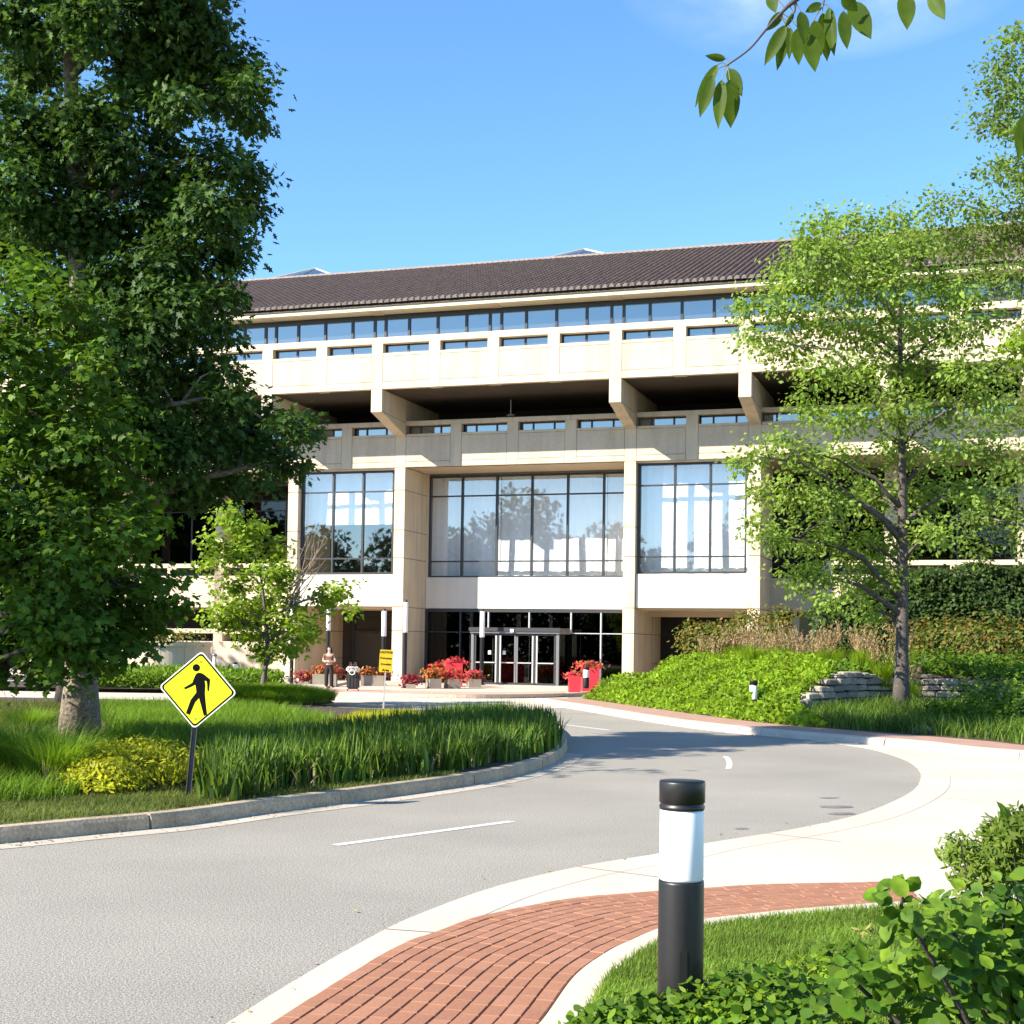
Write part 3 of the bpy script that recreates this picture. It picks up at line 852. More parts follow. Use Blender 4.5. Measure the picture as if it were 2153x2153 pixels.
# --- eave
for k in range(-4, 7):
    u = -.5+MOD*k
    part('fascia_board', MB().box(u+.265+.004, u+.265+MOD-.004, -3.42, -3.30, 16.47, 16.64), M['eave'], bev=.006)
    part('eave_soffit', MB().box(u+.54, u+MOD-.01, -3.30, -2.2, 16.478, 16.55), M['eave'])
    part('eave_beam', MB().box(u, u+.53, -3.36, -2.2, 16.455, 16.545), M['precast'], bev=.01)
part('gutter_board', MB().box(U0, U1, -3.47, -3.36, 16.641, 16.70), M['joint'])

# --- roof: every tile column one piece of stepped barrel tiles
SLOPE = .39; RUN = 13.3; TP = .2905
roof = part('roof', MB().prism([(-3.44, 16.66), (-3.44, 16.74), (-3.45+RUN, 16.74+SLOPE*RUN), (-3.45+2*RUN, 16.74), (-3.45+2*RUN, 16.5), (-3.45+RUN, 16.6+SLOPE*RUN)], U0, U1, 0), surf('roof_felt', (.03, .022, .02), .95, .2))
ca = 1/math.hypot(1, SLOPE); sa = SLOPE*ca; LEN = RUN/ca; NCOUR = 34; CL = LEN/NCOUR


def tile_column(seed):
    r_ = random.Random(seed); v, f = [], []
    for c in range(NCOUR):
        s0, s1 = c*CL-.02, (c+1)*CL+.015
        lift0, lift1 = .034+r_.uniform(-.003, .004), .018; wv = r_.uniform(-.006, .006)
        for s_, rad, lift in ((s0, .086, lift0), (s1, .077, lift1)):
            for j in range(6):
                q = math.pi*j/5; x = -math.cos(q)*rad+wv; h = math.sin(q)*rad*1.25+lift
                v.append((x, s_*ca-h*sa, s_*sa+h*ca))
        i = len(v)-12
        for j in range(5): f.append((i+j, i+j+1, i+6+j+1, i+6+j))
        f.append(tuple(i+j for j in range(5, -1, -1)))
    # pan between barrels
    i = len(v)
    for s_ in (-.05, LEN):
        for x, h in ((.085, .03), (.145, .004), (.205, .03)): v.append((x, s_*ca-h*sa, s_*sa+h*ca))
    f += [(i, i+1, i+4, i+3), (i+1, i+2, i+5, i+4)]
    me = bpy.data.meshes.new('tile_row'); me.from_pydata(v, [], f); me.update(); me.materials.append(M['tile']); return me


def tile_cap():
    b = MB(); v = []
    for s_, rad in ((-.10, .115), (.10, .118), (.14, .10)):
        for j in range(7):
            q = math.pi*j/6; v.append((-math.cos(q)*rad, s_*ca-(math.sin(q)*rad+.05)*sa, s_*sa+(math.sin(q)*rad+.055)*ca))
    b.v = v
    for k in (0, 1):
        for j in range(6): b.f.append((k*7+j, k*7+j+1, k*7+8+j, k*7+7+j))
    b.f.append(tuple(range(6, -1, -1)))
    me = b.mesh('tile_end'); me.materials.append(M['tile_end']); return me


tvar = [tile_column(s_) for s_ in range(9)]
nt = int((U1-U0)/TP)
for k in range(nt):
    u = U0+TP*(k+.5)
    sub('tile_row', tvar[random.randrange(9)], (u, -3.46, 16.755), roof)
tc_ = tile_cap(); em = MB()
for k in range(nt):
    u = U0+TP*(k+.5); i = len(em.v); dz = random.uniform(-.01, .012)
    em.v += [(x+u, y-3.46, z+16.76+dz) for x, y, z in (tuple(q.co) for q in tc_.vertices)]
    em.f += [tuple(i+j for j in p.vertices) for p in tc_.polygons]
o = part('tile_ends', em, M['tile_end'], roof); o['kind'] = 'stuff'
rm = MB(); zr = 16.755+SLOPE*RUN
for k in range(int((U1-U0)/.36)):
    u = U0+.36*k; r0, r1 = .15, .125
    pr = [[(u, -3.46+RUN+math.cos(q)*r0, zr+.05+math.sin(q)*r0) for q in np.linspace(0, math.pi, 6)], [(u+.39, -3.46+RUN+math.cos(q)*r1, zr+.05+math.sin(q)*r1) for q in np.linspace(0, math.pi, 6)]]
    i = len(rm.v); rm.v += pr[0]+pr[1]
    for j in range(5): rm.f.append((i+j, i+j+1, i+7+j, i+6+j))
    rm.f.append(tuple(i+j for j in range(6)))
o = part('ridge_tiles', rm, M['tile_end'], roof); o['kind'] = 'stuff'
# glass pyramids behind the ridge
for u, w_, zt in ((-11.7, 2.4, 23.68), (4.57, 2.8, 23.62)):
    n0 = 14-w_; z0 = zt-.50*w_; b = MB(); a = (u, n0+w_, zt); c_ = [(u-w_, n0, z0), (u+w_, n0, z0), (u+w_, n0+2*w_, z0), (u-w_, n0+2*w_, z0)]
    sk = empty('skylight'); sk.parent = BR
    link('curb', MB().box(u-w_, u+w_, n0, n0+2*w_, 18, z0).mesh('curb'), M['soffit'], sk)
    for i in range(4):
        link('pane', MB().quad(c_[i], c_[(i+1) % 4], a).mesh('pane'), M['glass_top'], sk)
        link('rafter', MB().tube([c_[i], a], .06, 5).mesh('rafter'), M['alu'], sk)
        mid = tuple((np.array(c_[i])+np.array(c_[(i+1) % 4]))/2)
        link('rafter', MB().tube([mid, a], .04, 5).mesh('rafter'), M['steel'], sk)

# --- big windows
def big_window(u0, u1, n, z0, z1, cuts, trans, name='window', fm=None):
    fm = fm or M['frame']; fw = .045; d0, d1 = n-.05, n+.17
    m_ = MB().box(u0, u0+.09, d0, d1, z0, z1).box(u1-.06, u1, d0, d1, z0, z1).box(u0+.09, u1-.06, d0, d1, z0, z0+.08).box(u0+.09, u1-.06, d0, d1, z1-.09, z1)
    cs = [u0+.09]+list(cuts)+[u1-.06]; ts = [z0+.08]+list(trans)+[z1-.09]
    for c in cuts: m_.box(c-fw, c+fw, d0, d1, z0+.08, z1-.09)
    for i in range(len(cs)-1):
        for t in trans: m_.box(cs[i]+(fw if i else 0), cs[i+1]-(fw if i < len(cs)-2 else 0), n-.04, n+.12, t-.032, t+.032)
    wn = part(name, m_, fm)
    for i in range(len(cs)-1):
        for j in range(len(ts)-1):
            tl = random.uniform(-.004, .004)
            q = MB(); a, b_ = cs[i], cs[i+1]; y = n+.03
            q.quad((a, y+tl, ts[j]), (b_, y-tl, ts[j]), (b_, y-tl*.6, ts[j+1]), (a, y+tl*.6, ts[j+1]))
            link('pane', q.mesh('pane'), M['glass_big'], wn)
    return wn


def curtain(u0, u1, n, z0, z1, parent):
    nx = 40; v, f = [], []; ph = random.uniform(0, 6); sk = random.uniform(-.06, .06)
    for r in range(3):
        z = z0+(z1-z0)*r/2
        for i in range(nx+1):
            u = u0+(u1-u0)*i/nx
            v.append((u, n+.016*math.sin(u*7.5+ph)+.010*math.sin(u*17+ph)+sk*(z-z0)/(z1-z0)+.02*math.sin(z*1.3+u), z))
    for r in range(2):
        for i in range(nx): a = r*(nx+1)+i; f.append((a, a+1, a+nx+2, a+nx+1))
    me = bpy.data.meshes.new('curtain'); me.from_pydata(v, [], f); me.update(); return link('curtain', me, M['curtain'], parent, True)


wl = big_window(-5.38, -.66, .35, 5.03, 9.87, (-3.76, -2.22), (5.76, 8.90))
wr = big_window(10.995, 15.73, .35, 5.03, 9.87, (12.61, 14.17), (5.76, 8.90))
wm = big_window(.16, 10.38, 2.79, 4.99, 9.86, (1.83, 3.57, 5.31, 7.05, 8.78), (5.76, 8.88))
part('window_head', MB().box(-5.42, -.51, .12, .5, 9.872, 9.955), M['precast'])
part('window_head', MB().box(10.945, 15.865, .12, .5, 9.872, 9.955), M['precast'])
for a, b_ in ((-5.4, -3.76), (-3.76, -2.22), (-2.22, -.5)): curtain(a, b_, 1.05, 7.42, 9.9, wl)
for a, b_ in ((10.95, 12.61), (12.61, 14.17), (14.17, 15.86)): curtain(a, b_, 1.0, 5.0, 9.9, wr)
cu = [.04, 1.83, 3.57, 5.31, 7.05, 8.78, 10.4]
for a, b_ in zip(cu[:-1], cu[1:]): curtain(a, b_, 3.42, 4.97, 9.9, wm)
part('jamb', MB().box(.031, .16, 2.76, 2.99, 4.99, 9.95).box(.0, .0, 0, 0, 0, 0) if False else MB().box(.031, .16, 2.76, 2.99, 5.001, 9.95), M['precast'])

# --- ground floor entrance glazing and vestibule
cutsG = (1.83, 3.24, 5.26, 7.29, 8.72)
fr_ = MB().box(.035, .17, 2.75, 2.97, 0, 3.45).box(10.3, 10.41, 2.75, 2.97, 0, 3.45).box(.17, 10.3, 2.75, 2.97, 3.36, 3.505)
gw = part('entrance_glazing', fr_, M['frame'])
for c in cutsG: link('mullion', MB().box(c-.03, c+.03, 2.74, 2.95, 2.42, 3.36).mesh('mullion'), M['alu'] if c > 2 else M['frame'], gw)
link('mullion', MB().box(8.69, 8.75, 2.74, 2.95, 0, 2.38).mesh('mullion'), M['alu'], gw); link('mullion', MB().box(1.80, 1.86, 2.74, 2.95, 0, 2.38).mesh('mullion'), M['frame'], gw)
link('transom', MB().box(7.29, 10.3, 2.735, 2.95, 2.38, 2.42).mesh('transom'), M['alu'], gw); link('transom', MB().box(.17, 3.1, 2.735, 2.95, 2.38, 2.42).mesh('transom'), M['frame'], gw)
cg = [.17, 1.83, 3.24, 5.26, 7.29, 8.72, 10.3]
for a, b_ in zip(cg[:-1], cg[1:]):
    link('pane', MB().box(a+.03, b_-.03, 2.86, 2.87, 2.42, 3.36).mesh('pane'), M['glass_dark'], gw)
    if not (3 < (a+b_)/2 < 7.2): link('pane', MB().box(a+.03, b_-.03, 2.86, 2.87, .0, 2.38).mesh('pane'), M['glass_dark'], gw)
vs = part('vestibule', MB().box(3.0, 7.28, .92, 2.74, 2.34, 2.60), M['steel'], bev=.012)
link('canopy_lip', MB().box(2.96, 7.32, .86, .915, 2.44, 2.61).mesh('canopy_lip'), M['frame'], vs)
for u in (3.03, 7.11): link('post', MB().box(u, u+.13, 1.0, 1.13, 0, 2.338).mesh('post'), M['steel'], vs)
for u in (3.06, 7.14): link('side_pane', MB().box(u, u+.012, 1.16, 2.7, .05, 2.33).mesh('side_pane'), M['glass_dark'], vs)
link('sensor', MB().box(4.98, 5.14, .80, .855, 2.40, 2.54).mesh('sensor'), M['white'], vs)
for a, b_, s0, s1 in ((3.19, 4.27, 0, 1), (4.40, 5.19, 1, .55), (5.21, 6.03, .55, 1), (6.15, 7.08, 1, 0)):
    d = empty('door'); d.parent = vs
    link('door_rail', MB().box(a, b_, 1.04, 1.09, .02, .10).box(a, b_, 1.04, 1.09, 2.25, 2.335).mesh('door_rail'), M['frame'], d)
    for s_, u in ((s0, a), (s1, b_-.075)):
        z1 = 2.24 if s_ in (0, 1) else 1.25
        link('stile', MB().box(u, u+.075, 1.03, 1.10, .104, 2.245 if s_ in (0, 1) else 2.245).mesh('stile'), M['alu'] if s_ == 1 else (M['frame'] if s_ == 0 else M['steel']), d)
    link('push_bar', MB().box(a+.08, b_-.08, .99, 1.025, .985, 1.035).mesh('push_bar'), M['alu'], d)
    link('pane', MB().box(a+.076, b_-.076, 1.062, 1.068, .1, 2.25).mesh('pane'), M['glass_dark'], d)
    if s0 == 0 or a == 4.40: link('notice', MB().box((b_-.42) if s0 == 0 else a+.16, (b_-.28) if s0 == 0 else a+.30, 1.05, 1.055, 1.38, 1.55).mesh('notice'), M['white'], d)
for u in (4.30, 6.06): link('post', MB().box(u, u+.07, 1.02, 1.11, 0, 2.338).mesh('post'), M['frame'], vs)
part('lobby_floor', MB().box(.03, 10.4, .9, 8.9, -.01, .012), surf('lobby_floor', (.30, .27, .24), .5, .1, 1))
# far doors inside the lobby
lb = MB()
for u in (3.6, 4.1, 4.9, 5.4, 6.3, 6.8): lb.box(u, u+.05, 5.2, 5.25, 0, 2.3)
part('inner_door_frame', lb, M['steel'])

# --- ground floor side bays (deep recesses)
part('recess_wall', MB().box(-5.43, -.5, 5.25, 5.4, 0, 3.46), M['loggia'])
gl = part('shop_front', MB().box(-4.86, -4.70, 5.1, 5.24, 0, 3.4).box(-4.70, -.6, 5.1, 5.24, 2.36, 2.44).box(-4.70, -.6, 5.1, 5.24, 3.2, 3.4), M['frame'])
link('pane', MB().box(-4.7, -.6, 5.17, 5.18, 0, 2.36).mesh('pane'), glassmat('smoked_glass', (.05, .047, .04), .05, False), gl)
part('recess_soffit', MB().box(-5.43, -.5, .4, 6.3, 3.44, 3.459), M['soffit'])
part('recess_soffit', MB().box(10.94, 15.87, .4, 6.3, 3.44, 3.459), M['soffit'])
part('recess_wall', MB().box(10.94, 16, 8.0, 8.15, 0, 3.46), surf('brown_wall', (.18, .14, .10), .9, .1))
part('recess_step', MB().box(10.94, 15.87, 2.9, 3.4, 3.20, 3.438), M['soffit'])

# --- wings: parapet set back at n = 2.75
def wing(us):
    for u in us:
        a, b_ = u+.53+g, u+MOD/2-g
        me = MB().box(u, u+.53, 2.75, 3.1, 3.50, 5.495).mesh('pilaster'); bevel_mesh(me, .008); link('pilaster', me, M['precast'], BR)
        part('parapet_panel', MB().box(a, b_, 2.762, 2.95, 3.75+g, 4.98-g), M['aggregate'], bev=.006)
        part('parapet_base', MB().box(a, b_, 2.751, 3.0, 3.50, 3.75), M['precast'], bev=.006)
        part('parapet_sill', MB().box(a, b_, 2.75, 3.1, 4.98, 5.09), M['precast'], bev=.006)
        part('parapet_rail', MB().box(u+.27, u+.262+MOD/2, 2.73, 3.12, 5.498, 5.71), M['precast'], bev=.01)
        part('parapet_back', MB().box(a-.02, b_+.02, 2.94, 3.08, 3.6, 5.0), M['joint'])
        wn = bars('slot_window', [(a, b_, 3.05, 3.12, 5.42, 5.495), ((a+b_)/2-.04, (a+b_)/2+.04, 3.05, 3.12, 5.09, 5.42)])
        link('pane', MB().box(a, b_, 3.125, 3.135, 5.09, 5.495).mesh('pane'), M['glass_top'], wn)
        # tall glazing set back behind the parapet
        f_ = MB().box(u+.2, u+MOD/2+.2, 4.6, 4.7, 9.0, 9.07).box(u+.2, u+MOD/2+.2, 4.6, 4.7, 8.5, 8.56).box(u+.22, u+.30, 4.59, 4.71, 4.97, 9.0).box(u+.2, u+MOD/2+.2, 4.6, 4.7, 9.9, 9.96)
        wg = part('window', f_, M['frame'])
        link('pane', MB().box(u+.3, u+MOD/2+.2, 4.64, 4.65, 4.97, 9.0).mesh('pane'), M['glass_dark'], wg)
        # low wall at ground level
        part('base_panel', MB().box(u+.008, u+MOD/2-.008, 2.76, 3.0, 0, 1.74), M['aggregate'], bev=.008)
        part('base_sill', MB().box(u+.004, u+MOD/2-.004, 2.74, 3.0, 1.742, 1.80), M['precast'], bev=.006)
        if u < -10.9 or u > 20: part('base_rail', MB().box(u+.27, u+.262+MOD/2, 2.73, 3.1, 2.19, 2.42), M['precast'], bev=.01)
        else: part('base_panel', MB().box(u+.008, u+MOD/2-.008, 2.755, 3.0, 1.802, 3.45), M['aggregate'], bev=.008)
        part('base_post', MB().box(u+.01, u+.4, 2.78, 3.0, 1.802, 2.185), M['precast'])


wing([x for x in GRID if x < -6.1 and x > U0-.1])
wing([x for x in GRID if x > 16.1 and x < U1-3])

# loggia odds and ends: ceiling pendant and lit slots
pend = part('pendant_lamp', MB().lathe([(.02, 12.42), (.02, 13.10)], 8, (4.72, 1.2)).lathe([(.17, 12.36), (.19, 12.40), (.04, 12.44)], 14, (4.72, 1.2)), M['white'])
tb = MB()
for u, n in ((2.2, 3.3), (3.4, 3.0), (14.2, 3.2), (15.0, 3.3), (-1.5, 3.2)): tb.box(u, u+.9, n, n+.06, 12.60, 12.63)
part('light_tube', tb, M['white'])

# ================================================================== STREET THINGS
def bollard(px, py, ztop_px, wid_px, label, z0, group='low bollard lights', d=None):
    """black bollard with a white lens under a black cap"""
    d = d or 3000*(CAMZ-z0)/(py-1376); p = at(px, 1376, d); r = wid_px/2*d/FPX; zt = at(px, ztop_px, d)[2]
    h = zt-z0; t = empty('bollard_light', (p[0], d, z0), 0, label, 'bollard light', group)
    cap = .117*1.0*h if h > 1 else .16*h; le = .282*h if h > 1 else .42*h
    zc = h-cap; zl = zc-le
    MB().lathe([(r*.995, -.1), (r*.995, .0), (r, .01), (r, zl-.012), (r*.98, zl)], 40).build('post', M['black'], t, True)
    MB().lathe([(r*.93, zl+.001), (r*.965, zl+.012), (r*.965, zc-.012), (r*.93, zc-.001)], 40).build('lens', M['lens'], t, True)
    MB().lathe([(r*.97, zc), (r*1.0, zc+.008), (r*1.0, zc+.018), (r*.955, zc+.022), (r*.955, zc+.032), (r*1.01, zc+.036), (r*1.01, h-.012), (r*.985, h-.003), (r*.3, h)], 40).build('cap', M['black'], t, True)
    if h > 1: MB().box(-.018, .018, -r-.004, -r+.004, .12, .40).build('access_door', M['black'], t)
    return t


for o in (bollard(1437.5, 0, 1640, 95, 'tall black bollard light with white band beside the near brick walk', .03, d=6.9),
          bollard(1585, 0, 1430, 17, 'small bollard light standing in the bright ground cover', .20, d=38.3),
          bollard(1233, 0, 1402, 13, 'small bollard light in front of the red planters', .55, d=51),
          bollard(495, 0, 1392, 9.5, 'small bollard light at the edge of the pale river rocks', .45, d=62)):
    pass

# lamp posts on the plaza
def lamp_post(px, py, y_top, y_lens, wid, label, z0=.15):
    d = FPX*(CAMZ-z0)/(py-(1370+.015*(px-1076))); p = at(px, py, d); r = wid/2*d/FPX
    zt = at(px, y_top, d)[2]-z0; zl = at(px, y_lens, d)[2]-z0
    t = empty('lamp_post', (p[0], p[1], z0), 0, label, 'lamp post', 'tube lamp posts on the plaza')
    MB().lathe([(r*1.5, 0), (r*1.5, .03), (r*.86, .04), (r*.86, zl)], 20).build('pole', M['black'], t, True)
    MB().lathe([(r*.85, zl+.002), (r, zl+.02), (r, zt-.12), (r*.9, zt-.10)], 24).build('lens', M['lens'], t, True)
    MB().lathe([(r*.55, zt-.098), (r*.6, zt-.09), (r*.6, zt)], 20).build('cap', M['black'], t, True)
    return t


lamp_post(850, 1454, 1261, 1330, 10, 'tallest white tube lamp post beside the left pier of the entrance')
lamp_post(612, 1449, 1250, 1318, 9.5, 'tube lamp post partly behind the young maple')
lamp_post(1012, 1447, 1281, 1340, 10, 'tube lamp post just left of the glass doors')
lamp_post(805, 1447, 1280, 1338, 10.5, 'tube lamp post behind the small caution sign')
lamp_post(688, 1445, 1268, 1326, 9, 'tube lamp post between the planters behind leaves')

# planters with flowers
def flower_heads(parent, cx, cy, w_, d_, z, mats, h=.42, n=130, sz=.16, over=.14):
    for k, m_ in enumerate(mats):
        nn = n//len(mats); c = np.stack([RNG.normal(0, w_*.36+over*.3, nn)+(k-(len(mats)-1)/2)*w_*.3, RNG.normal(d_*.05, d_*.24, nn), z+RNG.uniform(.0, 1, nn)**.8*h*.9], 1)
        c[:, 2] -= np.abs(c[:, 0])*.18; c += np.array([cx, cy, 0])
        nr = np.stack([c[:, 0]-cx, c[:, 1]-cy-.25, np.full(nn, .55)], 1)+RNG.normal(size=(nn, 3))*.4
        ax = rdir(nn)+np.array([0, 0, -.2])
        link('foliage', leaves_mesh('foliage', c, nr, ax, sz*RNG.uniform(.7, 1.25, nn), 'oval'), GRN[m_], parent)['kind'] = 'stuff'


def planter(xl, xr, yb, yt, depth, label, mats, rz=0., box='box', h=.42, n=130, group='flower planters on the plaza', z0=.15, d=None, sz=.16):
    d = d or FPX*(CAMZ-z0)/(yb-(1370+.015*(xl-1076))); a = at(xl, yb, d); b_ = at(xr, yb, d); w_ = b_[0]-a[0]; zt = at(xl, yt, d)[2]-z0
    t = empty('flower_planter', ((a[0]+b_[0])/2, d+depth/2, z0), rz, label, 'planter', group)
    x, y = w_/2, depth/2
    me = MB().box(-x, x, -y, -y+.05, 0, zt).box(-x, x, y-.05, y, 0, zt).box(-x, -x+.05, -y+.051, y-.051, 0, zt).box(x-.05, x, -y+.051, y-.051, 0, zt).mesh('trough')
    link('trough', me, M[box], t)
    MB().box(-x+.05, x-.05, -y+.05, y-.05, zt-.12, zt-.06).build('soil', M['soil'], t)
    flower_heads(t, 0, 0, w_, depth, zt, mats, h, n, sz)
    return t


planter(627, 654, 1450, 1433, .5, 'small tan planter of wine red coleus at the left end', ['wine', 'wine'], .0, n=260, h=.5, sz=.15)
planter(656, 706, 1451, 1417, .55, 'long tan planter of orange coleus behind the woman', ['orange', 'orange', 'wine'], .02, n=300, h=.45)
planter(758, 806, 1449, 1420, .55, 'tan planter of orange and wine leaves behind the caution sign', ['orange', 'orange', 'wine'], .02, n=240, h=.4)
planter(853, 873, 1455, 1438, .45, 'low tan planter of wine red leaves beside the tallest lamp post', ['wine', 'wine'], .1, n=240, h=.45, sz=.15)
planter(897, 923, 1455, 1427, .7, 'tan planter of orange coleus in the entrance row', ['orange', 'orange'], .3, n=300, h=.5)
planter(936, 964, 1455, 1427, .7, 'tan planter of red and orange flowers in the entrance row', ['red', 'orange', 'red'], .3, n=300, h=.45)
planter(982, 1009, 1453, 1428, .6, 'tan planter of pink leaves at the right end by the lamp post', ['red', 'orange', 'wine'], .2, n=220, h=.42)
planter(936, 970, 1449, 1394, .8, 'tall red planter behind the tan planter row', ['red', 'red'], .1, 'box_red', n=160, h=.25, group='red planters by the doors', d=62)
planter(909, 927, 1450, 1404, .5, 'small red planter behind the tan planter row', ['red', 'orange'], .1, 'box_red', n=140, h=.22, group='red planters by the doors', d=60.8)
planter(1196, 1220, 1449, 1420, .5, 'lower red planter right of the glass doors', ['red', 'orange'], .05, 'box_red', n=140, h=.16, group='red planters by the doors', d=56)
planter(1223, 1259, 1455, 1400, .7, 'taller red planter right of the glass doors', ['red', 'orange'], .05, 'box_red', n=200, h=.22, group='red planters by the doors', d=57.5)

# ---- pedestrian crossing sign
SD = 15.95
sb = at(395, 1678, SD)
LEAN = math.radians(4.1)
sg = empty('crossing_sign', (sb[0], sb[1], .15), 0, 'yellow diamond pedestrian crossing sign leaning on a dark post', 'road sign')
sg.rotation_euler = (0, LEAN, 0)
SC = .18627*SD/FPX
z_c = .76+.425                       # centre of the plate above the post's foot


def rnd_poly(cx, cz, half, r, n=5):
    pts = []
    for k in range(4):
        q0 = math.pi/2*k; cxx, czz = math.cos(q0)*(half-r*1.414), math.sin(q0)*(half-r*1.414)
        for j in range(n+1):
            q = q0-math.pi/4+math.pi/2*j/n; pts.append((cx+cxx+r*math.cos(q), cz+czz+r*math.sin(q)))
    return pts


def plate(name, poly, y0, y1, mat, par=None): return MB().prism(poly, y0, y1, 1).build(name, mat, par or sg)
hz = .438
plate('plate', rnd_poly(0, z_c, hz, .045), -.004, .0, M['sign_white'])
plate('border', rnd_poly(0, z_c, hz-.020, .04), -.0055, -.0042, M['sign_black'])
plate('face', rnd_poly(0, z_c, hz-.046, .033), -.0070, -.0057, M['yellow'])
QR = math.radians(5.2)


def zp(x, y):
    a, b_ = (x-462)*SC, -(y-607)*SC
    return (a*math.cos(QR)-b_*math.sin(QR), z_c+a*math.sin(QR)+b_*math.cos(QR))
walker = [(440, 428), (465, 413), (500, 416), (530, 432), (600, 490), (594, 560), (587, 622), (569, 618), (566, 545), (560, 512), (538, 502), (546, 560), (541, 640), (549, 740), (566, 885), (530, 900), (500, 790), (474, 698), (430, 750), (372, 888), (328, 870), (380, 720), (445, 635), (440, 590), (432, 548), (390, 572), (316, 602), (304, 582), (398, 527), (420, 470)]
plate('walking_figure', [zp(*p) for p in walker], -.0085, -.0072, M['sign_black'])
hc = zp(443, 358); plate('figure_head', [(hc[0]+.0415*math.cos(q), hc[1]+.0415*math.sin(q)) for q in np.linspace(0, 2*math.pi, 25)[:-1]], -.0085, -.0072, M['sign_black'])
for p in ((0, z_c+.315), (0, z_c-.32)):
    MB().prism([(p[0]+.009*math.cos(q), p[1]+.009*math.sin(q)) for q in np.linspace(0, 2*math.pi, 9)[:-1]], -.013, -.0072, 1).build('bolt', M['steel'], sg)
MB().prism([(-.030, .004), (-.022, .045), (.022, .045), (.030, .004), (.024, .004), (.018, .036), (-.018, .036), (-.024, .004)], -.25, z_c+.40, 2).build('post', M['post'], sg)

# ---- small caution sign on the island's far side
ND = 40.6; nb_ = at(806, 1492, ND)
ns = empty('caution_sign', (nb_[0], nb_[1], .15), .1, 'small dull yellow caution sign on a pale post near the plaza', 'road sign')
ns.rotation_euler = (0, math.radians(2.2), .05)
zt = at(806, 1366, ND)[2]-.15; zb = at(806, 1413, ND)[2]-.15; hw = 28/2*ND/FPX
b = MB()
pl = [(-hw+.03, zb), (hw-.03, zb), (hw-.01, zb+.01), (hw, zb+.03), (hw, zt-.03), (hw-.01, zt-.01), (hw-.03, zt), (-hw+.03, zt), (-hw+.01, zt-.01), (-hw, zt-.03), (-hw, zb+.03), (-hw+.01, zb+.01)]
MB().prism(pl, -.006, 0, 1).build('plate', M['olive'], ns)
MB().box(-.022, .022, .001, .04, -.2, zt-.02).build('post', M['post_pale'], ns)
for k, (tx, sz) in enumerate((('CAUTION', .088), ('Pedestrian', .078), ('Crossing', .084), ('Area', .10))):
    cu_ = bpy.data.curves.new('lettering', 'FONT'); cu_.body = tx; cu_.size = sz; cu_.align_x = 'CENTER'; cu_.align_y = 'CENTER'; cu_.extrude = .001; cu_.offset = .0025
    tmp = bpy.data.objects.new('lettering_curve', cu_); COL.objects.link(tmp); lme = bpy.data.meshes.new_from_object(tmp.evaluated_get(bpy.context.evaluated_depsgraph_get())); bpy.data.objects.remove(tmp)
    o = bpy.data.objects.new('lettering', lme); COL.objects.link(o); o.parent = ns; o.location = (0, -.009, zt-.075-(zt-zb-.13)*k/3); o.rotation_euler = (math.pi/2, 0, 0)
    lme.materials.clear(); lme.materials.append(M['sign_black'])

# ---- standpipe by the left wing
pp_ = at(451, 1390, 63)
b = empty('standpipe', (pp_[0], pp_[1], .35), 0, 'short grey standpipe by the wall behind the crossing sign', 'pipe')
MB().lathe([(.085, -.2), (.085, .95)], 14).build('pipe', M['post_pale'], b, True)
MB().lathe([(.10, .951), (.11, .97), (.11, 1.03), (.05, 1.06)], 14).build('cap', M['steel'], b, True)

# ================================================================== WOMAN WITH A SUITCASE
PD = 54.5; pf = at(691, 1455, PD)
per = empty('person', (pf[0], pf[1], .15), 0, 'woman with long dark hair standing with arms folded beside a suitcase', 'person')


def skin_fig(name, verts, edges, radii, mat, parent, sub=2, root=0):
    me = bpy.data.meshes.new(name); me.from_pydata(verts, edges, []); me.update()
    o = link(name, me, None, parent)
    me.materials.append(mat)
    md = o.modifiers.new('skin', 'SKIN'); sv = me.skin_vertices[0].data
    for i, r in enumerate(radii):
        sv[i].radius = r if hasattr(r, '__len__') else (r, r); sv[i].use_root = (i == root)
    md.use_smooth_shade = True; md.branch_smoothing = .4
    ss = o.modifiers.new('subdivision', 'SUBSURF'); ss.levels = sub; ss.render_levels = sub
    return o


bv = [(0, 0, .90), (0, .005, 1.02), (0, .0, 1.18), (0, .0, 1.32), (0, .0, 1.40), (0, -.01, 1.46), (0, -.02, 1.545), (0, -.012, 1.61),
      (-.085, 0, .84), (-.095, -.01, .47), (-.10, .02, .08), (-.105, -.09, .03),
      (.085, 0, .84), (.10, -.03, .47), (.105, .0, .08), (.12, -.11, .03),
      (-.175, 0, 1.345), (-.235, -.02, 1.09), (-.03, -.17, 1.10), (.05, -.19, 1.11),
      (.175, 0, 1.345), (.235, -.02, 1.09), (.03, -.20, 1.06), (-.06, -.21, 1.07)]
be = [(0, 1), (1, 2), (2, 3), (3, 4), (4, 5), (5, 6), (6, 7), (0, 8), (8, 9), (9, 10), (10, 11), (0, 12), (12, 13), (13, 14), (14, 15), (3, 16), (16, 17), (17, 18), (18, 19), (3, 20), (20, 21), (21, 22), (22, 23)]
brd = [(.145, .11), (.12, .09), (.135, .10), (.12, .085), (.055, .055), (.052, .055), (.075, .092), (.066, .08), .085, .058, .038, (.035, .03), .085, .058, .038, (.035, .03), .055, .040, .030, (.034, .018), .055, .040, .030, (.034, .018)]
skin_fig('body', bv, be, brd, M['skin'], per)
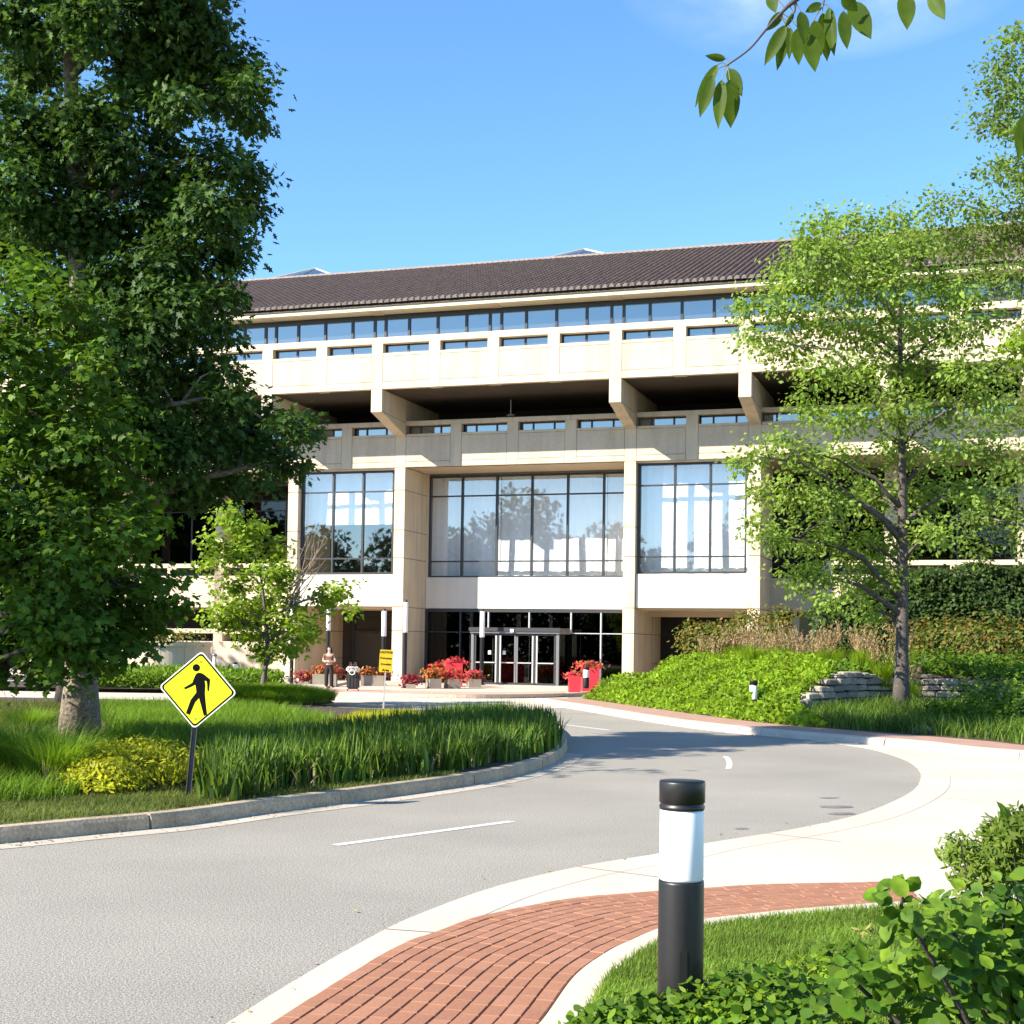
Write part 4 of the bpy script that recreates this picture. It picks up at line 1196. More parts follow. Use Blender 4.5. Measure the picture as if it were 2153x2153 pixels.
for sx, (hx, hy, hz_) in ((1, (.05, -.19, 1.11)), (-1, (-.06, -.21, 1.07))):
    for k in range(4):
        a = (hx+sx*.03, hy-.004, hz_+.026-.017*k); ln = (.062, .07, .066, .052)[k]
        skin_fig('finger', [a, (a[0]+sx*ln*.5, a[1]-.004, a[2]-.006), (a[0]+sx*ln, a[1]+.012, a[2]-.014)], [(0, 1), (1, 2)], [.0085, .008, .007], M['skin'], per, 1)
    skin_fig('thumb', [(hx+sx*.005, hy-.012, hz_+.03), (hx+sx*.02, hy-.026, hz_+.05), (hx+sx*.04, hy-.028, hz_+.058)], [(0, 1), (1, 2)], [.011, .01, .008], M['skin'], per, 1)
skin_fig('shirt', [(0, 0, .98), (0, .0, 1.18), (0, 0, 1.335), (0, 0, 1.40), (-.175, 0, 1.345), (-.215, -.012, 1.19), (.175, 0, 1.345), (.215, -.012, 1.19)], [(0, 1), (1, 2), (2, 3), (2, 4), (4, 5), (2, 6), (6, 7)], [(.15, .12), (.148, .112), (.13, .095), (.06, .06), .064, .054, .064, .054], M['top'], per)
skin_fig('trousers', [(0, 0, .93), (0, 0, 1.02), (-.087, 0, .82), (-.095, -.01, .47), (-.10, .015, .12), (.087, 0, .82), (.10, -.025, .47), (.105, .0, .12)], [(0, 1), (0, 2), (2, 3), (3, 4), (0, 5), (5, 6), (6, 7)], [(.155, .12), (.145, .11), .10, .082, .078, .10, .082, .078], M['trousers'], per)
skin_fig('hair', [(0, -.02, 1.672), (0, .03, 1.60), (.03, .065, 1.45), (.06, .075, 1.30), (.065, .07, 1.18), (.085, -.0, 1.52), (.10, -.02, 1.40), (-.085, .0, 1.54), (-.09, .0, 1.44)], [(0, 1), (1, 2), (2, 3), (3, 4), (1, 5), (5, 6), (1, 7), (7, 8)], [(.085, .085), (.10, .085), (.085, .05), (.07, .04), (.04, .025), .035, .03, .03, .022], M['hair'], per)
fc = MB()
for sx in (-1, 1): fc.lathe([(.004, 1.565), (.011, 1.569), (.011, 1.573), (.004, 1.577)], 8, (sx*.03, -.105))
fc.build('eyes', M['sign_black'], per)['kind'] = 'stuff'
MB().prism([(-.108, 1.535), (-.132, 1.528), (-.104, 1.572)], -.011, .011, 0).build('nose', M['skin'], per)
MB().box(-.024, .024, -.112, -.104, 1.503, 1.511).build('mouth', surf('lips', (.35, .08, .08), .5), per)
for sx in (-1, 1):
    skin_fig('shoe', [(sx*.103, .045, .035), (sx*.107, -.03, .04), (sx*.113, -.12, .026)], [(0, 1), (1, 2)], [(.04, .035), (.042, .04), (.036, .025)], M['shoe'], per, 1)

sc = at(742, 1453, 53.8)
cs = empty('suitcase', (sc[0], sc[1], .15), .15, 'charcoal wheeled suitcase with a bag on top beside the woman', 'suitcase')
me = MB().box(-.24, .24, -.15, .15, .07, .70).mesh('shell'); bevel_mesh(me, .05, 2); link('shell', me, M['case'], cs)
for k in (-.12, .0, .12): MB().box(k-.02, k+.02, -.158, -.151, .12, .64).build('rib', M['trousers'], cs)
for sx in (-.2, .2):
    for sy in (-.11, .11): MB().prism([(sy+.035*math.cos(q), .035+.035*math.sin(q)) for q in np.linspace(0, 2*math.pi, 11)[:-1]], sx-.015, sx+.015, 0).build('wheel', M['black'], cs)
MB().tube([(-.12, .12, .70), (-.12, .13, 1.0), (.12, .13, 1.0), (.12, .12, .70)], .011, 6).build('handle', M['steel'], cs)
bg = at(741, 1423, 53.7)
hb = empty('bag', (bg[0], sc[1]-.02, .15+.72), .1, 'white bag with brown straps lying on the suitcase', 'bag')
me = MB().box(-.25, .25, -.13, .11, -.015, .20).mesh('body'); bevel_mesh(me, .055, 2); link('body', me, M['white'], hb)
for sx in (-.09, .09): MB().tube([(sx-.06, -.14, .02), (sx-.05, -.15, .20), (sx-.02, -.10, .36), (sx+.02, -.10, .36), (sx+.05, -.15, .20), (sx+.06, -.14, .02)], .012, 6).build('strap', M['orange_strap'] if 'orange_strap' in M else M['top'], hb)
MB().tube([(.10*math.cos(q)-.02, -.185, -.02+.09*math.sin(q)) for q in np.linspace(0, 2*math.pi, 15)], .018, 6, False).build('ring_handle', M['white'], hb)

# ================================================================== LEFT GROUNDS: rocks, curved wall, low shrubs
cw = empty('planter_wall', tuple(at(345, 1400, 60)[:2])+(.1,), 0, 'low curved concrete planter wall behind the crossing sign', 'wall')
Rw = 1.9
for k in range(12):
    q0, q1 = math.pi*(1.05+k/12*1.0), math.pi*(1.05+(k+1)/12*1.0)-.006
    for nm, r0, r1, z0, z1, m_ in (('wall_panel', Rw-.25, Rw, 0, 1.62, 'precast'), ('coping', Rw-.32, Rw+.07, 1.622, 1.80, 'precast')):
        b = MB(); pts = [(r1*math.cos(q), r1*math.sin(q)) for q in np.linspace(q0, q1, 4)]+[(r0*math.cos(q), r0*math.sin(q)) for q in np.linspace(q1, q0, 4)]
        b.prism(pts, z0, z1, 2); b.build(nm, M[m_], cw)
MB().lathe([(1.64, 0), (1.64, 1.5)], 24).build('fill', M['soil'], cw)
wc = np.array(at(345, 1400, 60)); pts = wc+np.stack([RNG.normal(0, .8, 900), RNG.normal(0, .8, 900), RNG.uniform(1.5, 2.35, 900)-wc[2]+.1], 1)
tag(link('flowering_shrub', leaves_mesh('flowering_shrub', pts, rdir(900)+np.array([0, -.3, .8]), rdir(900), RNG.uniform(.08, .16, 900), 'oval'), GRN['rust']), 'olive green shrub growing inside the curved planter wall', 'shrub')


def cards(name, pts, mat, size, shape, up=.8, out=None, n_up=None, parent=None, jit=.6):
    n = len(pts); nr = np.array([0, -.25, up])+RNG.normal(size=(n, 3))*jit; ax = rdir(n)+np.array([0, 0, .25])
    return link(name, leaves_mesh(name, pts, nr, ax, size*RNG.uniform(.65, 1.25, n), shape), mat, parent)


def region(poly_px, z, n, dens_pow=1.):
    """random ground points inside a photo-traced ground patch"""
    P = np.array(s2(poly_px, z)); lo, hi = P.min(0), P.max(0); out = []
    x = RNG.uniform(lo[0], hi[0], n*8); y = RNG.uniform(lo[1], hi[1], n*8); ins = np.zeros(n*8, bool); j = len(P)-1
    for i in range(len(P)):
        xi, yi, xj, yj = *P[i], *P[j]
        c = ((yi > y) != (yj > y)) & (x < (xj-xi)*(y-yi)/(yj-yi+1e-12)+xi); ins ^= c; j = i
    q = np.stack([x[ins], y[ins]], 1)[:n]; return q


# low green bed on the far pavement
q = np.stack([RNG.uniform(-17.5, -9.2, 14000), RNG.uniform(52.5, 58.5, 14000)], 1)
hb_ = np.clip(1-np.abs((q[:, 0]+14)/7)**3, 0, 1)*.55+.15
pts = np.concatenate([q, (.15+RNG.uniform(0, 1, len(q))**.6*(hb_+.25*np.sin(q[:, 0]*2.1)*np.cos(q[:, 1]*1.7)*.5))[:, None]], 1)
tag(cards('low_shrub_bed', pts, GRN['grass'], .22, 'long', .4), 'low green shrub bed along the far pavement', 'shrubs', kind='stuff')
sheet('far_bed', [(-30, 52.2), (-9.5, 52.2), (-8.6, 53.5), (-9.4, 60), (-30, 60)], .16, M['soil'])
# river rocks
rk_t = []
for s_ in range(6):
    bm = bmesh.new(); bmesh.ops.create_icosphere(bm, subdivisions=1, radius=1)
    for v in bm.verts: v.co *= random.uniform(.75, 1.15)
    me = bpy.data.meshes.new('river_rock'); bm.to_mesh(me); bm.free(); me.materials.append(M['pebble']); rk_t.append(me)
rocks = empty('rock_bed', tuple(at(530, 1428, 59)[:2])+(.1,), 0, 'bed of pale river rocks left of the entrance', 'rocks')
rl = rocks.location
for k in range(290):
    t = random.random(); x = at(455+t*150, 1400, 60)[0]+random.uniform(-.3, .3); y = random.uniform(56.5, 63); z = .16+max(0, (y-57))*.09*(1-t*.75)
    o = sub('river_rock', rk_t[k % 6], (x-rl[0], y-rl[1], z-rl[2]), rocks); r = random.uniform(.10, .20); o.scale = (r*1.25, r, r*.75); o.rotation_euler = (random.uniform(-.4, .4), random.uniform(-.4, .4), random.uniform(0, 6))
MB().box(-3.6, 3.4, -2.5, 4.8, -.2, .14).build('gravel_base', M['pebble'], rocks)

# ================================================================== ISLAND PLANTING
def in_island(px_poly, n, z=.15): return region(px_poly, z, n)


def tuft(name, q, mat, L0, L1, wd, bend0, bend1, z=.15, seg=3, bias=None, kind='stuff', label=None, cat=None, group=None):
    n = len(q); base = np.concatenate([q, np.full((n, 1), z)], 1); d = hdir(n)
    if bias is not None: d = unit(d+np.array(bias))
    o = link(name, blades_mesh(name, base, d, RNG.uniform(L0, L1, n), wd*RNG.uniform(.7, 1.3, n), RNG.uniform(bend0, bend1, n), seg), mat)
    return tag(o, label, cat, group, kind)


IRIS = [(440, 1690), (600, 1665), (760, 1645), (960, 1620), (1110, 1592), (1165, 1570), (1170, 1545), (1080, 1525), (960, 1530), (800, 1560), (640, 1590), (470, 1615), (430, 1650)]
cl = region(IRIS, .15, 1900); cl = cl[(np.sin(cl[:, 0]*2.9+np.sin(cl[:, 1]*2.1)*1.4)*np.cos(cl[:, 1]*2.4+cl[:, 0])) > -.62]; q = np.repeat(cl, 11, 0)+RNG.normal(size=(len(cl)*11, 2))*.07
tuft('iris_bed', q, GRN['iris'], .28, .68, .042, .02, .55, seg=4, label='bed of sword shaped iris leaves along the island kerb', cat='iris bed')
tuft('dry_blades', region(IRIS, .15, 750), GRN['dry'], .2, .5, .03, .5, 1.3, seg=4, label='dry bent straw coloured blades among the irises', cat='dry blades')
q = region([(230, 1545), (330, 1600), (480, 1600), (640, 1575), (700, 1530), (560, 1500), (400, 1495), (200, 1495)], .15, 24000)
tuft('island_grass', q, GRN['grass'], .25, .52, .018, .3, .9, label='long arching grass across the middle of the island', cat='grass')
q = region([(640, 1545), (760, 1510), (860, 1508), (900, 1520), (760, 1545)], .15, 9000)
tuft('lime_grass', q, GRN['lime'], .15, .30, .014, .1, .6, label='low lime green grass near the caution sign', cat='grass')
# mound under the young maple
mc = np.array([at(550, 1475, 43.5)[0], 43.5]); n = 26000; a = RNG.uniform(0, 2*np.pi, n); r = RNG.uniform(0, 1, n)**.5; q = mc+np.stack([np.cos(a)*r*2.2, np.sin(a)*r*3.0], 1)
base = np.concatenate([q, (.15+.22*(1-r**2))[:, None]], 1); d = unit(np.concatenate([q-mc, np.zeros((n, 1))], 1)+hdir(n)*.5)
tag(link('grass_mound', blades_mesh('grass_mound', base, d, RNG.uniform(.22, .46, n), .016*RNG.uniform(.7, 1.3, n), RNG.uniform(.4, 1.0, n), 3), GRN['grass']), 'rounded mound of fine bright grass under the young maple', 'grass', kind='stuff')
mv = MB().lathe([(2.2, .1), (2.0, .19), (1.5, .27), (.8, .34), (.05, .37)], 28, (mc[0], mc[1])); o = mv.build('mound_soil', M['soil'], None, True); o['kind'] = 'structure'


def clump(name, x, y, n, r, L0, L1, wd, b0, b1, mat, label, cat='ornamental grass', group=None, z=.15):
    a = RNG.uniform(0, 2*np.pi, n); rr = r*RNG.uniform(0, 1, n)**.7; d = np.stack([np.cos(a), np.sin(a), 0*a], 1)
    base = np.stack([np.cos(a)*rr, np.sin(a)*rr, 0*a-.02], 1); d = unit(d+hdir(n)*.45)
    o = link(name, blades_mesh(name, base, d, RNG.uniform(L0, L1, n), wd*RNG.uniform(.7, 1.3, n), RNG.uniform(b0, b1, n), 5), mat)
    o.location = (x, y, z); return tag(o, label, cat, group)


for k, (px, py, lab) in enumerate(((40, 1640, 'tall arching clump of ornamental grass at the left front of the island'), (118, 1655, 'arching clump of ornamental grass left of the yellow shrub'), (-60, 1640, 'clump of ornamental grass cut by the picture edge'))):
    p = G(px, py, .15); clump('ornamental_grass', p[0], p[1], 900, .34, .5, .98, .014, .25, .95, GRN['grass'], lab, group='ornamental grass clumps on the island')
for px, py, lab in ((95, 1668, 'dry straw coloured tuft in front of the ornamental grass'),):
    p = G(px, py, .15); clump('dry_tuft', p[0], p[1], 22, .06, .25, .45, .022, .05, .5, GRN['dry'], lab, 'dry grass')
for px, py, lab in ((60, 1530, 'tuft of blue green grass left of the big trunk'), (330, 1555, 'tuft of fine grass behind the yellow shrub right side'), (255, 1570, 'tuft of fine grass right of the big trunk')):
    p = G(px, py, .15); clump('grass_tuft', p[0], p[1], 900, .45, .3, .55, .012, .3, .9, GRN['grass'], lab, group='fine grass tufts round the big trunk')
tuft('island_grass', region([(-140, 1600), (60, 1560), (190, 1580), (330, 1610), (150, 1680), (40, 1690), (-140, 1690)], .15, 12000), GRN['grass'], .16, .38, .014, .3, 1., label='short mixed grass round the clumps at the left of the island', cat='grass')
tuft('island_grass', region([(-160, 1480), (150, 1480), (150, 1550), (-100, 1560)], .15, 9000), GRN['dull'], .10, .25, .014, .3, 1., label='low rough grass behind the trunk at the far left of the island', cat='grass')
# yellow shrubs
for k, (px, py, r, lab) in enumerate(((250, 1655, .62, 'bright yellow green shrub left of the crossing sign post'), (345, 1648, .55, 'bright yellow green shrub directly behind the crossing sign post'), (190, 1640, .48, 'smaller yellow green shrub below the big trunk'), (430, 1640, .42, 'yellow green shrub between the post and the irises'), (300, 1625, .5, 'yellow green shrub standing between two others behind the post'), (215, 1668, .4, 'low yellow green shrub in front, beside the arching grass'))):
    p = G(px, py, .15); n = 1500
    dd = rdir(n); dd[:, 2] = np.abs(dd[:, 2]); pts = dd*(r*RNG.uniform(.55, 1.05, n))[:, None]*np.array([1.25, 1, .85])+np.array([0, 0, .05])
    nr = dd+np.array([0, 0, .5])+RNG.normal(size=(n, 3))*.5; ax = dd*.6+np.array([0, 0, .8])+RNG.normal(size=(n, 3))*.4
    o = empty('yellow_shrub', (p[0], p[1], .15), 0, lab, 'shrub', 'yellow green shrubs on the island')
    link('foliage', leaves_mesh('foliage', pts, nr, ax, .085*RNG.uniform(.6, 1.2, n), 'long'), GRN['lime'], o)
    sm = MB()
    for j in range(14): e = dd[j]*r*.8; sm.tube([(0, 0, 0), tuple(e*.5+np.array([0, 0, .05])), tuple(e)], [.008, .006, .003], 4)
    sm.build('stems', M['bark_dark'], o)
# lawn strip in front
LS = np.array([p for p in lawn_poly])
def in_poly(P, n):
    P = np.array(P); lo, hi = P.min(0), P.max(0); x = RNG.uniform(lo[0], hi[0], n); y = RNG.uniform(lo[1], hi[1], n); ins = np.zeros(n, bool); j = len(P)-1
    for i in range(len(P)):
        xi, yi, xj, yj = *P[i], *P[j]; c = ((yi > y) != (yj > y)) & (x < (xj-xi)*(y-yi)/(yj-yi+1e-12)+xi); ins ^= c; j = i
    return np.stack([x[ins], y[ins]], 1)
strip = [p for p in lawn_poly if p[0] > -8.5]
tuft('lawn_strip_grass', in_poly(strip, 90000), GRN['dull'], .03, .085, .008, .2, 1., .15, 2, label='short mown grass strip behind the island kerb', cat='lawn')
# near lawn
NLp = [tuple(p) for p in inset(rib, -.19)]+[(4.2, 10.5), (4.2, 5.0), (.4, 5.0)]
tuft('near_lawn_grass', in_poly(NLp, 150000), GRN['lawn'], .03, .075, .0055, .2, 1., .024, 2, label='near lawn of mown grass inside the brick walk', cat='lawn')

# ================================================================== RIGHT BANK
n = 110000; t = RNG.uniform(0, .53, n); s_ = RNG.uniform(0, 1, n)**.85*9.2
P = bank(t, s_); ok = (low_side(P[:, 0], P[:, 1]) < .3) & (P[:, 0] < WALL[0, 0]+1.9); P, s_ = P[ok], s_[ok]; n = len(P); bxy = at(1585, 1440, 38.3); nb_k = (np.abs(P[:, 0]-bxy[0]+.05) < .26) & (P[:, 1] < bxy[1]+.1) & (P[:, 1] > bxy[1]-2.5); edge_f = np.clip(s_/.9, .25, 1); bump = .5+.5*np.sin(P[:, 0]*2.3+1.1*np.sin(P[:, 1]*1.7))
P[:, 2] += RNG.uniform(0, 1, n)**.7*(.28+.34*bump)*edge_f*np.where(nb_k, .45, 1)
tag(cards('ground_cover', P, GRN['cover'], .125, 'oval', .6, jit=.55), 'bright green ground cover spread over the bank by the entrance', 'ground cover', kind='stuff')
n = 26000; t = RNG.uniform(.36, .86, n); s_ = RNG.uniform(5, 16, n); P = bank(t, s_); ok = (low_side(P[:, 0], P[:, 1]) < .2) & (P[:, 0] > WALL[0, 0]+1.2); P = P[ok]
P[:, 2] += RNG.uniform(0, 1, len(P))**.7*(.30+.25*np.sin(P[:, 0]*1.9)*np.cos(P[:, 1]*1.3))
tag(cards('dark_ground_cover', P, GRN['shrub'], .15, 'oval', .6, jit=.55), 'dark green low planting behind the stone wall', 'ground cover', kind='stuff')
# feather grass on the crest
cc = 0
fg = []
for k in range(26):
    tq = .005+.43*k/25+random.uniform(-.008, .008); p = bank(np.array([tq]), np.array([7.0+random.uniform(-1.2, 2.0)]))[0]; fg.append(p)
nb = 420; a = RNG.uniform(0, 2*np.pi, nb); rr = .3*RNG.uniform(0, 1, nb)**.7; d = unit(np.stack([np.cos(a), np.sin(a), 0*a], 1)+hdir(nb)*.4)
base = np.stack([np.cos(a)*rr, np.sin(a)*rr, 0*a-.05], 1)
bl = blades_mesh('blades', base, d, RNG.uniform(.6, 1.05, nb), .022*RNG.uniform(.7, 1.3, nb), RNG.uniform(.1, .5, nb), 4); bl.materials.append(GRN['cover'])
npl = 46; a = RNG.uniform(0, 2*np.pi, npl); rr = .28*RNG.uniform(0, 1, npl); d = unit(np.stack([np.cos(a), np.sin(a), 0*a], 1))
pl_ = []
for i in range(npl):
    h = random.uniform(1.0, 1.55); ln = random.uniform(.05, .38); b0 = np.array([math.cos(a[i])*rr[i], math.sin(a[i])*rr[i], 0])
    for j in range(7): pl_.append(b0+d[i]*ln*(.6+.4*j/6)+np.array([0, 0, h*(.70+.30*j/6)]))
pl_ = np.array(pl_); pm = leaves_mesh('plumes', pl_, rdir(len(pl_)), np.array([0, 0, 1.])+RNG.normal(size=pl_.shape)*.25, .11*RNG.uniform(.7, 1.2, len(pl_)), 'long'); pm.materials.append(GRN['plume'])
for k, p in enumerate(fg):
    o = empty('feather_grass', tuple(p), random.uniform(0, 6), 'clump of feather grass with tan plumes in the row on the bank', 'ornamental grass', 'feather grass clumps along the crest of the bank')
    sc_ = random.uniform(.75, 1.05); o.scale = (sc_, sc_, sc_*random.uniform(.9, 1.1))
    sub('blades', bl, (0, 0, 0), o); sub('plumes', pm, (0, 0, 0), o)


def bush(name, p, rx, ry, rz, n, size, shape, mat, label, cat='shrub', group=None, shell=.62, jit=.5, upw=.5, lumps=.18):
    dd = rdir(n); lm = 1+lumps*np.sin(dd[:, 0]*5.1+p[0])*np.cos(dd[:, 2]*4.3+p[1])+lumps*.6*np.sin(dd[:, 1]*9+dd[:, 0]*7)
    pts = dd*(RNG.uniform(shell, 1.04, n)*lm)[:, None]*np.array([rx, ry, rz]); pts = pts[pts[:, 2] > -rz*.85]; dd = dd[:len(pts)]
    dd = unit(pts/np.array([rx, ry, rz])); n = len(pts)
    nr = dd*.7+np.array([0, 0, upw])+RNG.normal(size=(n, 3))*jit; ax = dd*.4+RNG.normal(size=(n, 3))*.7
    o = empty(name, tuple(p), 0, label, cat, group)
    link('foliage', leaves_mesh('foliage', pts, nr, ax, size*RNG.uniform(.6, 1.2, n), shape), mat, o)
    sm = MB()
    for j in range(9): e = dd[j*7]*np.array([rx, ry, rz])*.75; sm.tube([(0, 0, -rz*.95), tuple(e*.4+np.array([0, 0, -rz*.4])), tuple(e)], [.03, .02, .008], 5)
    sm.build('stems', M['bark_dark'], o)
    return o


for px, py, d, rx, rz, m_, lab in ((1335*K, 1205*K, 56, 1.3, .75, 'rust', 'reddish green shrub at the left end behind the feather grass'), (1420*K, 1190*K, 54.5, 1.3, .8, 'rust', 'olive shrub below the pier with orange tips'), (1500*K, 1188*K, 53, 1.4, .9, 'rust', 'orange tinged shrub behind the feather grass right of the pier'), (1590*K, 1190*K, 52, 1.4, .9, 'rust', 'dull orange shrub left of the tall tree'),
        (1690*K, 1205*K, 50, 1.5, .9, 'rust', 'rusty shrub straight behind the trunk of the tall tree'), (1790*K, 1215*K, 48, 1.6, 1.0, 'rust', 'dark rusty shrub right of the tall tree trunk'), (1890*K, 1215*K, 46, 1.6, 1.0, 'rust', 'dark rusty shrub at the right edge below the hedge'),
        (1780*K, 1262*K, 44.5, 1.5, .6, 'shrub', 'low dark green shrub on top of the stone wall'), (1890*K, 1268*K, 43, 1.5, .6, 'shrub', 'low dark shrub above the right end of the stone wall'), (1660*K, 1268*K, 44, 1.2, .55, 'shrub', 'low green shrub above the left end of the stone wall')):
    c = at(px, py, d); bush('bank_shrub', c, rx, rx*.8, rz, 1700, .15, 'oval', GRN[m_], lab, group='shrubs behind the bank')
for px, py, d, rx, rz, m_, lab in ((1870*K, 1345*K, 33.5, 1.25, 1.0, 'shrub', 'leafy green bush by the footway at the right edge'), (1800*K, 1362*K, 33.8, .8, .5, 'shrub', 'darker low bush beside the footway right of the tree'), (1950*K, 1350*K, 32, 1.2, .95, 'shrub', 'leafy bush partly cut by the right picture edge')):
    c = at(px, py, d); bush('footway_bush', c, rx, rx*.8, rz, 2200, .12, 'oval', GRN[m_], lab, group='bushes along the right footway')
# shaded grass under the tree
n = 16000; t = RNG.uniform(.38, .80, n); s_ = RNG.uniform(.2, 8, n); P = bank(t, s_); P = P[low_side(P[:, 0], P[:, 1]) > .6]; n = len(P)
o = link('tree_grass', blades_mesh('tree_grass', P, hdir(n), RNG.uniform(.25, .6, n), .02*RNG.uniform(.7, 1.3, n), RNG.uniform(.3, 1.0, n), 3), GRN['iris'])
tag(o, 'long shaded grass at the foot of the tall tree', 'grass', kind='stuff')
# edging boulders at the end of the ground cover
for px, py, d, r in ((1500, 1352, 35.5, .22), (1515, 1358, 35.2, .16), (1740, 1388, 31, .15)):
    c = at(px*K, py*K, d); bm = bmesh.new(); bmesh.ops.create_icosphere(bm, subdivisions=2, radius=1)
    for v in bm.verts: v.co *= random.uniform(.8, 1.15)
    me = bpy.data.meshes.new('boulder'); bm.to_mesh(me); bm.free()
    o = link('boulder', me, M['stone']); o.location = (c[0], c[1], .2); o.scale = (r*1.4, r, r*.8)
    tag(o, {1500: 'larger tan boulder at the end of the ground cover', 1515: 'smaller tan boulder at the end of the ground cover', 1740: 'small boulder between the grass and the footway bushes'}[px], 'boulder', 'edging boulders beside the footway')

# dry stone wall, every stone a piece
sw = empty('stone_wall', tuple(at(1700*K, 1330*K, 40.5)[:2])+(.3,), 0, 'curved dry stone retaining wall behind the tall tree', 'wall')
sl = sw.location
path = WALL; Lw = .02*len(path)
def wall_top(q): return .22+(1.20-.22)*min(1, max(0, q/3.2))**.75 if q < 3.2 else 1.20+.05*math.sin(q*2)-.12*max(0, q-5)/3
z_row = .12
while z_row < 1.3:
    hrow = random.uniform(.15, .29); q = random.uniform(-.3, 0)
    while q < Lw-.1:
        ln = random.uniform(.3, .85); i0_, i1_ = int(max(0, q)/.02), int(min(Lw-.04, q+ln)/.02)
        if i1_-i0_ > 4 and z_row < wall_top((i0_+i1_)*.01):
            a, b_ = path[i0_], path[min(i1_, len(path)-1)]; t = (b_-a); l_ = np.linalg.norm(t); t /= l_; c = (a+b_)/2
            zz1 = min(z_row+hrow*random.uniform(.85, 1.1), wall_top((i0_+i1_)*.01)+.1)
            bm = bmesh.new(); bmesh.ops.create_cube(bm, size=1)
            bmesh.ops.bevel(bm, geom=bm.edges[:], offset=.16, segments=1, affect='EDGES')
            for v in bm.verts: v.co += Vector([random.uniform(-.05, .05) for _ in 'xyz'])
            me = bpy.data.meshes.new('stone'); bm.to_mesh(me); bm.free(); me.materials.append(M['stone'])
            o = sub('stone', me, (c[0]-sl[0], c[1]-sl[1], (z_row+zz1)/2-sl[2]), sw); o.scale = (l_-.015, random.uniform(.30, .42), zz1-z_row-.008)
            o.rotation_euler = (random.uniform(-.05, .05), random.uniform(-.05, .05), math.atan2(t[1], t[0]))
        q += ln
    z_row += hrow
MB().prism([tuple(p-np.array(sl[:2])) for p in path[::20]]+[tuple(p+np.array([0, .5])-np.array(sl[:2])) for p in path[::20][::-1]], -.2, .35, 2).build('backing', M['soil'], sw)

# clipped hedge along the right wing
HC = [(1545, 1180, 50.5, 55), (1620, 1150, 51, 70), (1700, 1145, 51, 80), (1790, 1135, 50.5, 82), (1880, 1130, 50, 84), (1960, 1125, 49.5, 88)]
hg = empty('hedge', tuple(at(1750*K, 1200*K, 51)[:2])+(.6,), 0, 'tall dense dark green hedge in front of the right wing', 'hedge')
hl = np.array(hg.location)
x0, x1 = at(1525*K, 1140*K, 51)[0], at(2080*K, 1140*K, 51)[0]
n = 26000; x = RNG.uniform(x0, x1, n); zt_ = at(1800*K, 1072*K, 51)[2]; zb_ = 1.0
fx = np.clip((x-x0)/(x1-x0), 0, 1); ztop = zb_+(zt_-zb_)*(np.clip(fx/.5, 0, 1)**.5*.55+.45)+.12*np.sin(x*3.1)
k_ = RNG.uniform(0, 1, n) < .75
z = np.where(k_, RNG.uniform(zb_, 1, n)*0+zb_+(ztop-zb_)*RNG.uniform(0, 1, n), ztop+RNG.normal(0, .07, n)); y = np.where(k_, 50.3+.25*np.sin(x*1.7+z*2.1)+RNG.uniform(-.25, .25, n), RNG.uniform(50.3, 52.2, n))
pts = np.stack([x, y, z], 1)-hl; nr = np.where(k_[:, None], np.array([[-.1, -.9, .45]]), np.array([[0, -.2, 1.]]))+RNG.normal(size=(n, 3))*.45
link('foliage', leaves_mesh('foliage', pts, nr, rdir(n)+np.array([0, 0, -.3]), .17*RNG.uniform(.6, 1.2, n), 'oval'), GRN['hedge'], hg)
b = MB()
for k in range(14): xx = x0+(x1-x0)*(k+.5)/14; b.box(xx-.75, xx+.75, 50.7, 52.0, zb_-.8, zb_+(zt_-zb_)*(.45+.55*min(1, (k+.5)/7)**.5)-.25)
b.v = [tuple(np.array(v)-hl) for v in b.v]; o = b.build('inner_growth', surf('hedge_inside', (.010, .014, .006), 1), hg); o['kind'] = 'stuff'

# ================================================================== TREES
def tree(name, label, cat_group, base, top, r0, r1, blobs, per, nleaf, size, shape, mat, bark, spread=.32, limb_every=1, **kw):
    t = empty(name, tuple(base), 0, label, 'tree', cat_group); off = np.array(base)
    me = crown_mesh('crown', [(np.array(c)-off, r) for c, r in blobs], per, nleaf, size, shape, spread, **kw)
    link('crown', me, mat, t)
    tb_ = trunk_mesh((0, 0, -.1), np.array(top)-off, r0, r1, [np.array(c)-off for c, r in blobs[::limb_every]])
    tb_.build('trunk', bark, t, True)
    return t


# young shade maple at the left front, lit trunk
MAPLE = [(30, 500, 45), (60, 540, 60), (110, 575, 62), (20, 600, 80), (150, 610, 55), (90, 660, 80), (180, 690, 50), (0, 700, 95), (120, 740, 80), (205, 780, 55), (40, 800, 95), (150, 830, 85), (240, 860, 50), (-50, 830, 100), (80, 900, 95), (190, 920, 80), (270, 945, 45), (0, 950, 100), (120, 990, 90), (230, 1010, 70), (290, 1000, 32), (-60, 1020, 110), (60, 1060, 100), (170, 1080, 90), (260, 1110, 65), (310, 1130, 35), (0, 1140, 100), (110, 1160, 95), (210, 1180, 75), (270, 1185, 45), (50, 1215, 65), (140, 1215, 55), (215, 1215, 45), (-40, 1210, 85), (10, 1275, 40), (75, 1270, 28), (100, 1130, 70, -1.3), (150, 1180, 62, -1.4), (120, 1235, 50, -1.2), (185, 1240, 42, -1.2), (60, 1180, 60, -1.5), (140, 1275, 26, -1.0), (300, 1100, 40, -.3), (325, 1140, 26, 0), (250, 1215, 38, -.5), (130, 1060, 70, -1.4)]
mb_ = G(167, 1560, .15)
mp = np.array([at(-60*K, 1400*K, 21.5)[0], 21.5, .15])
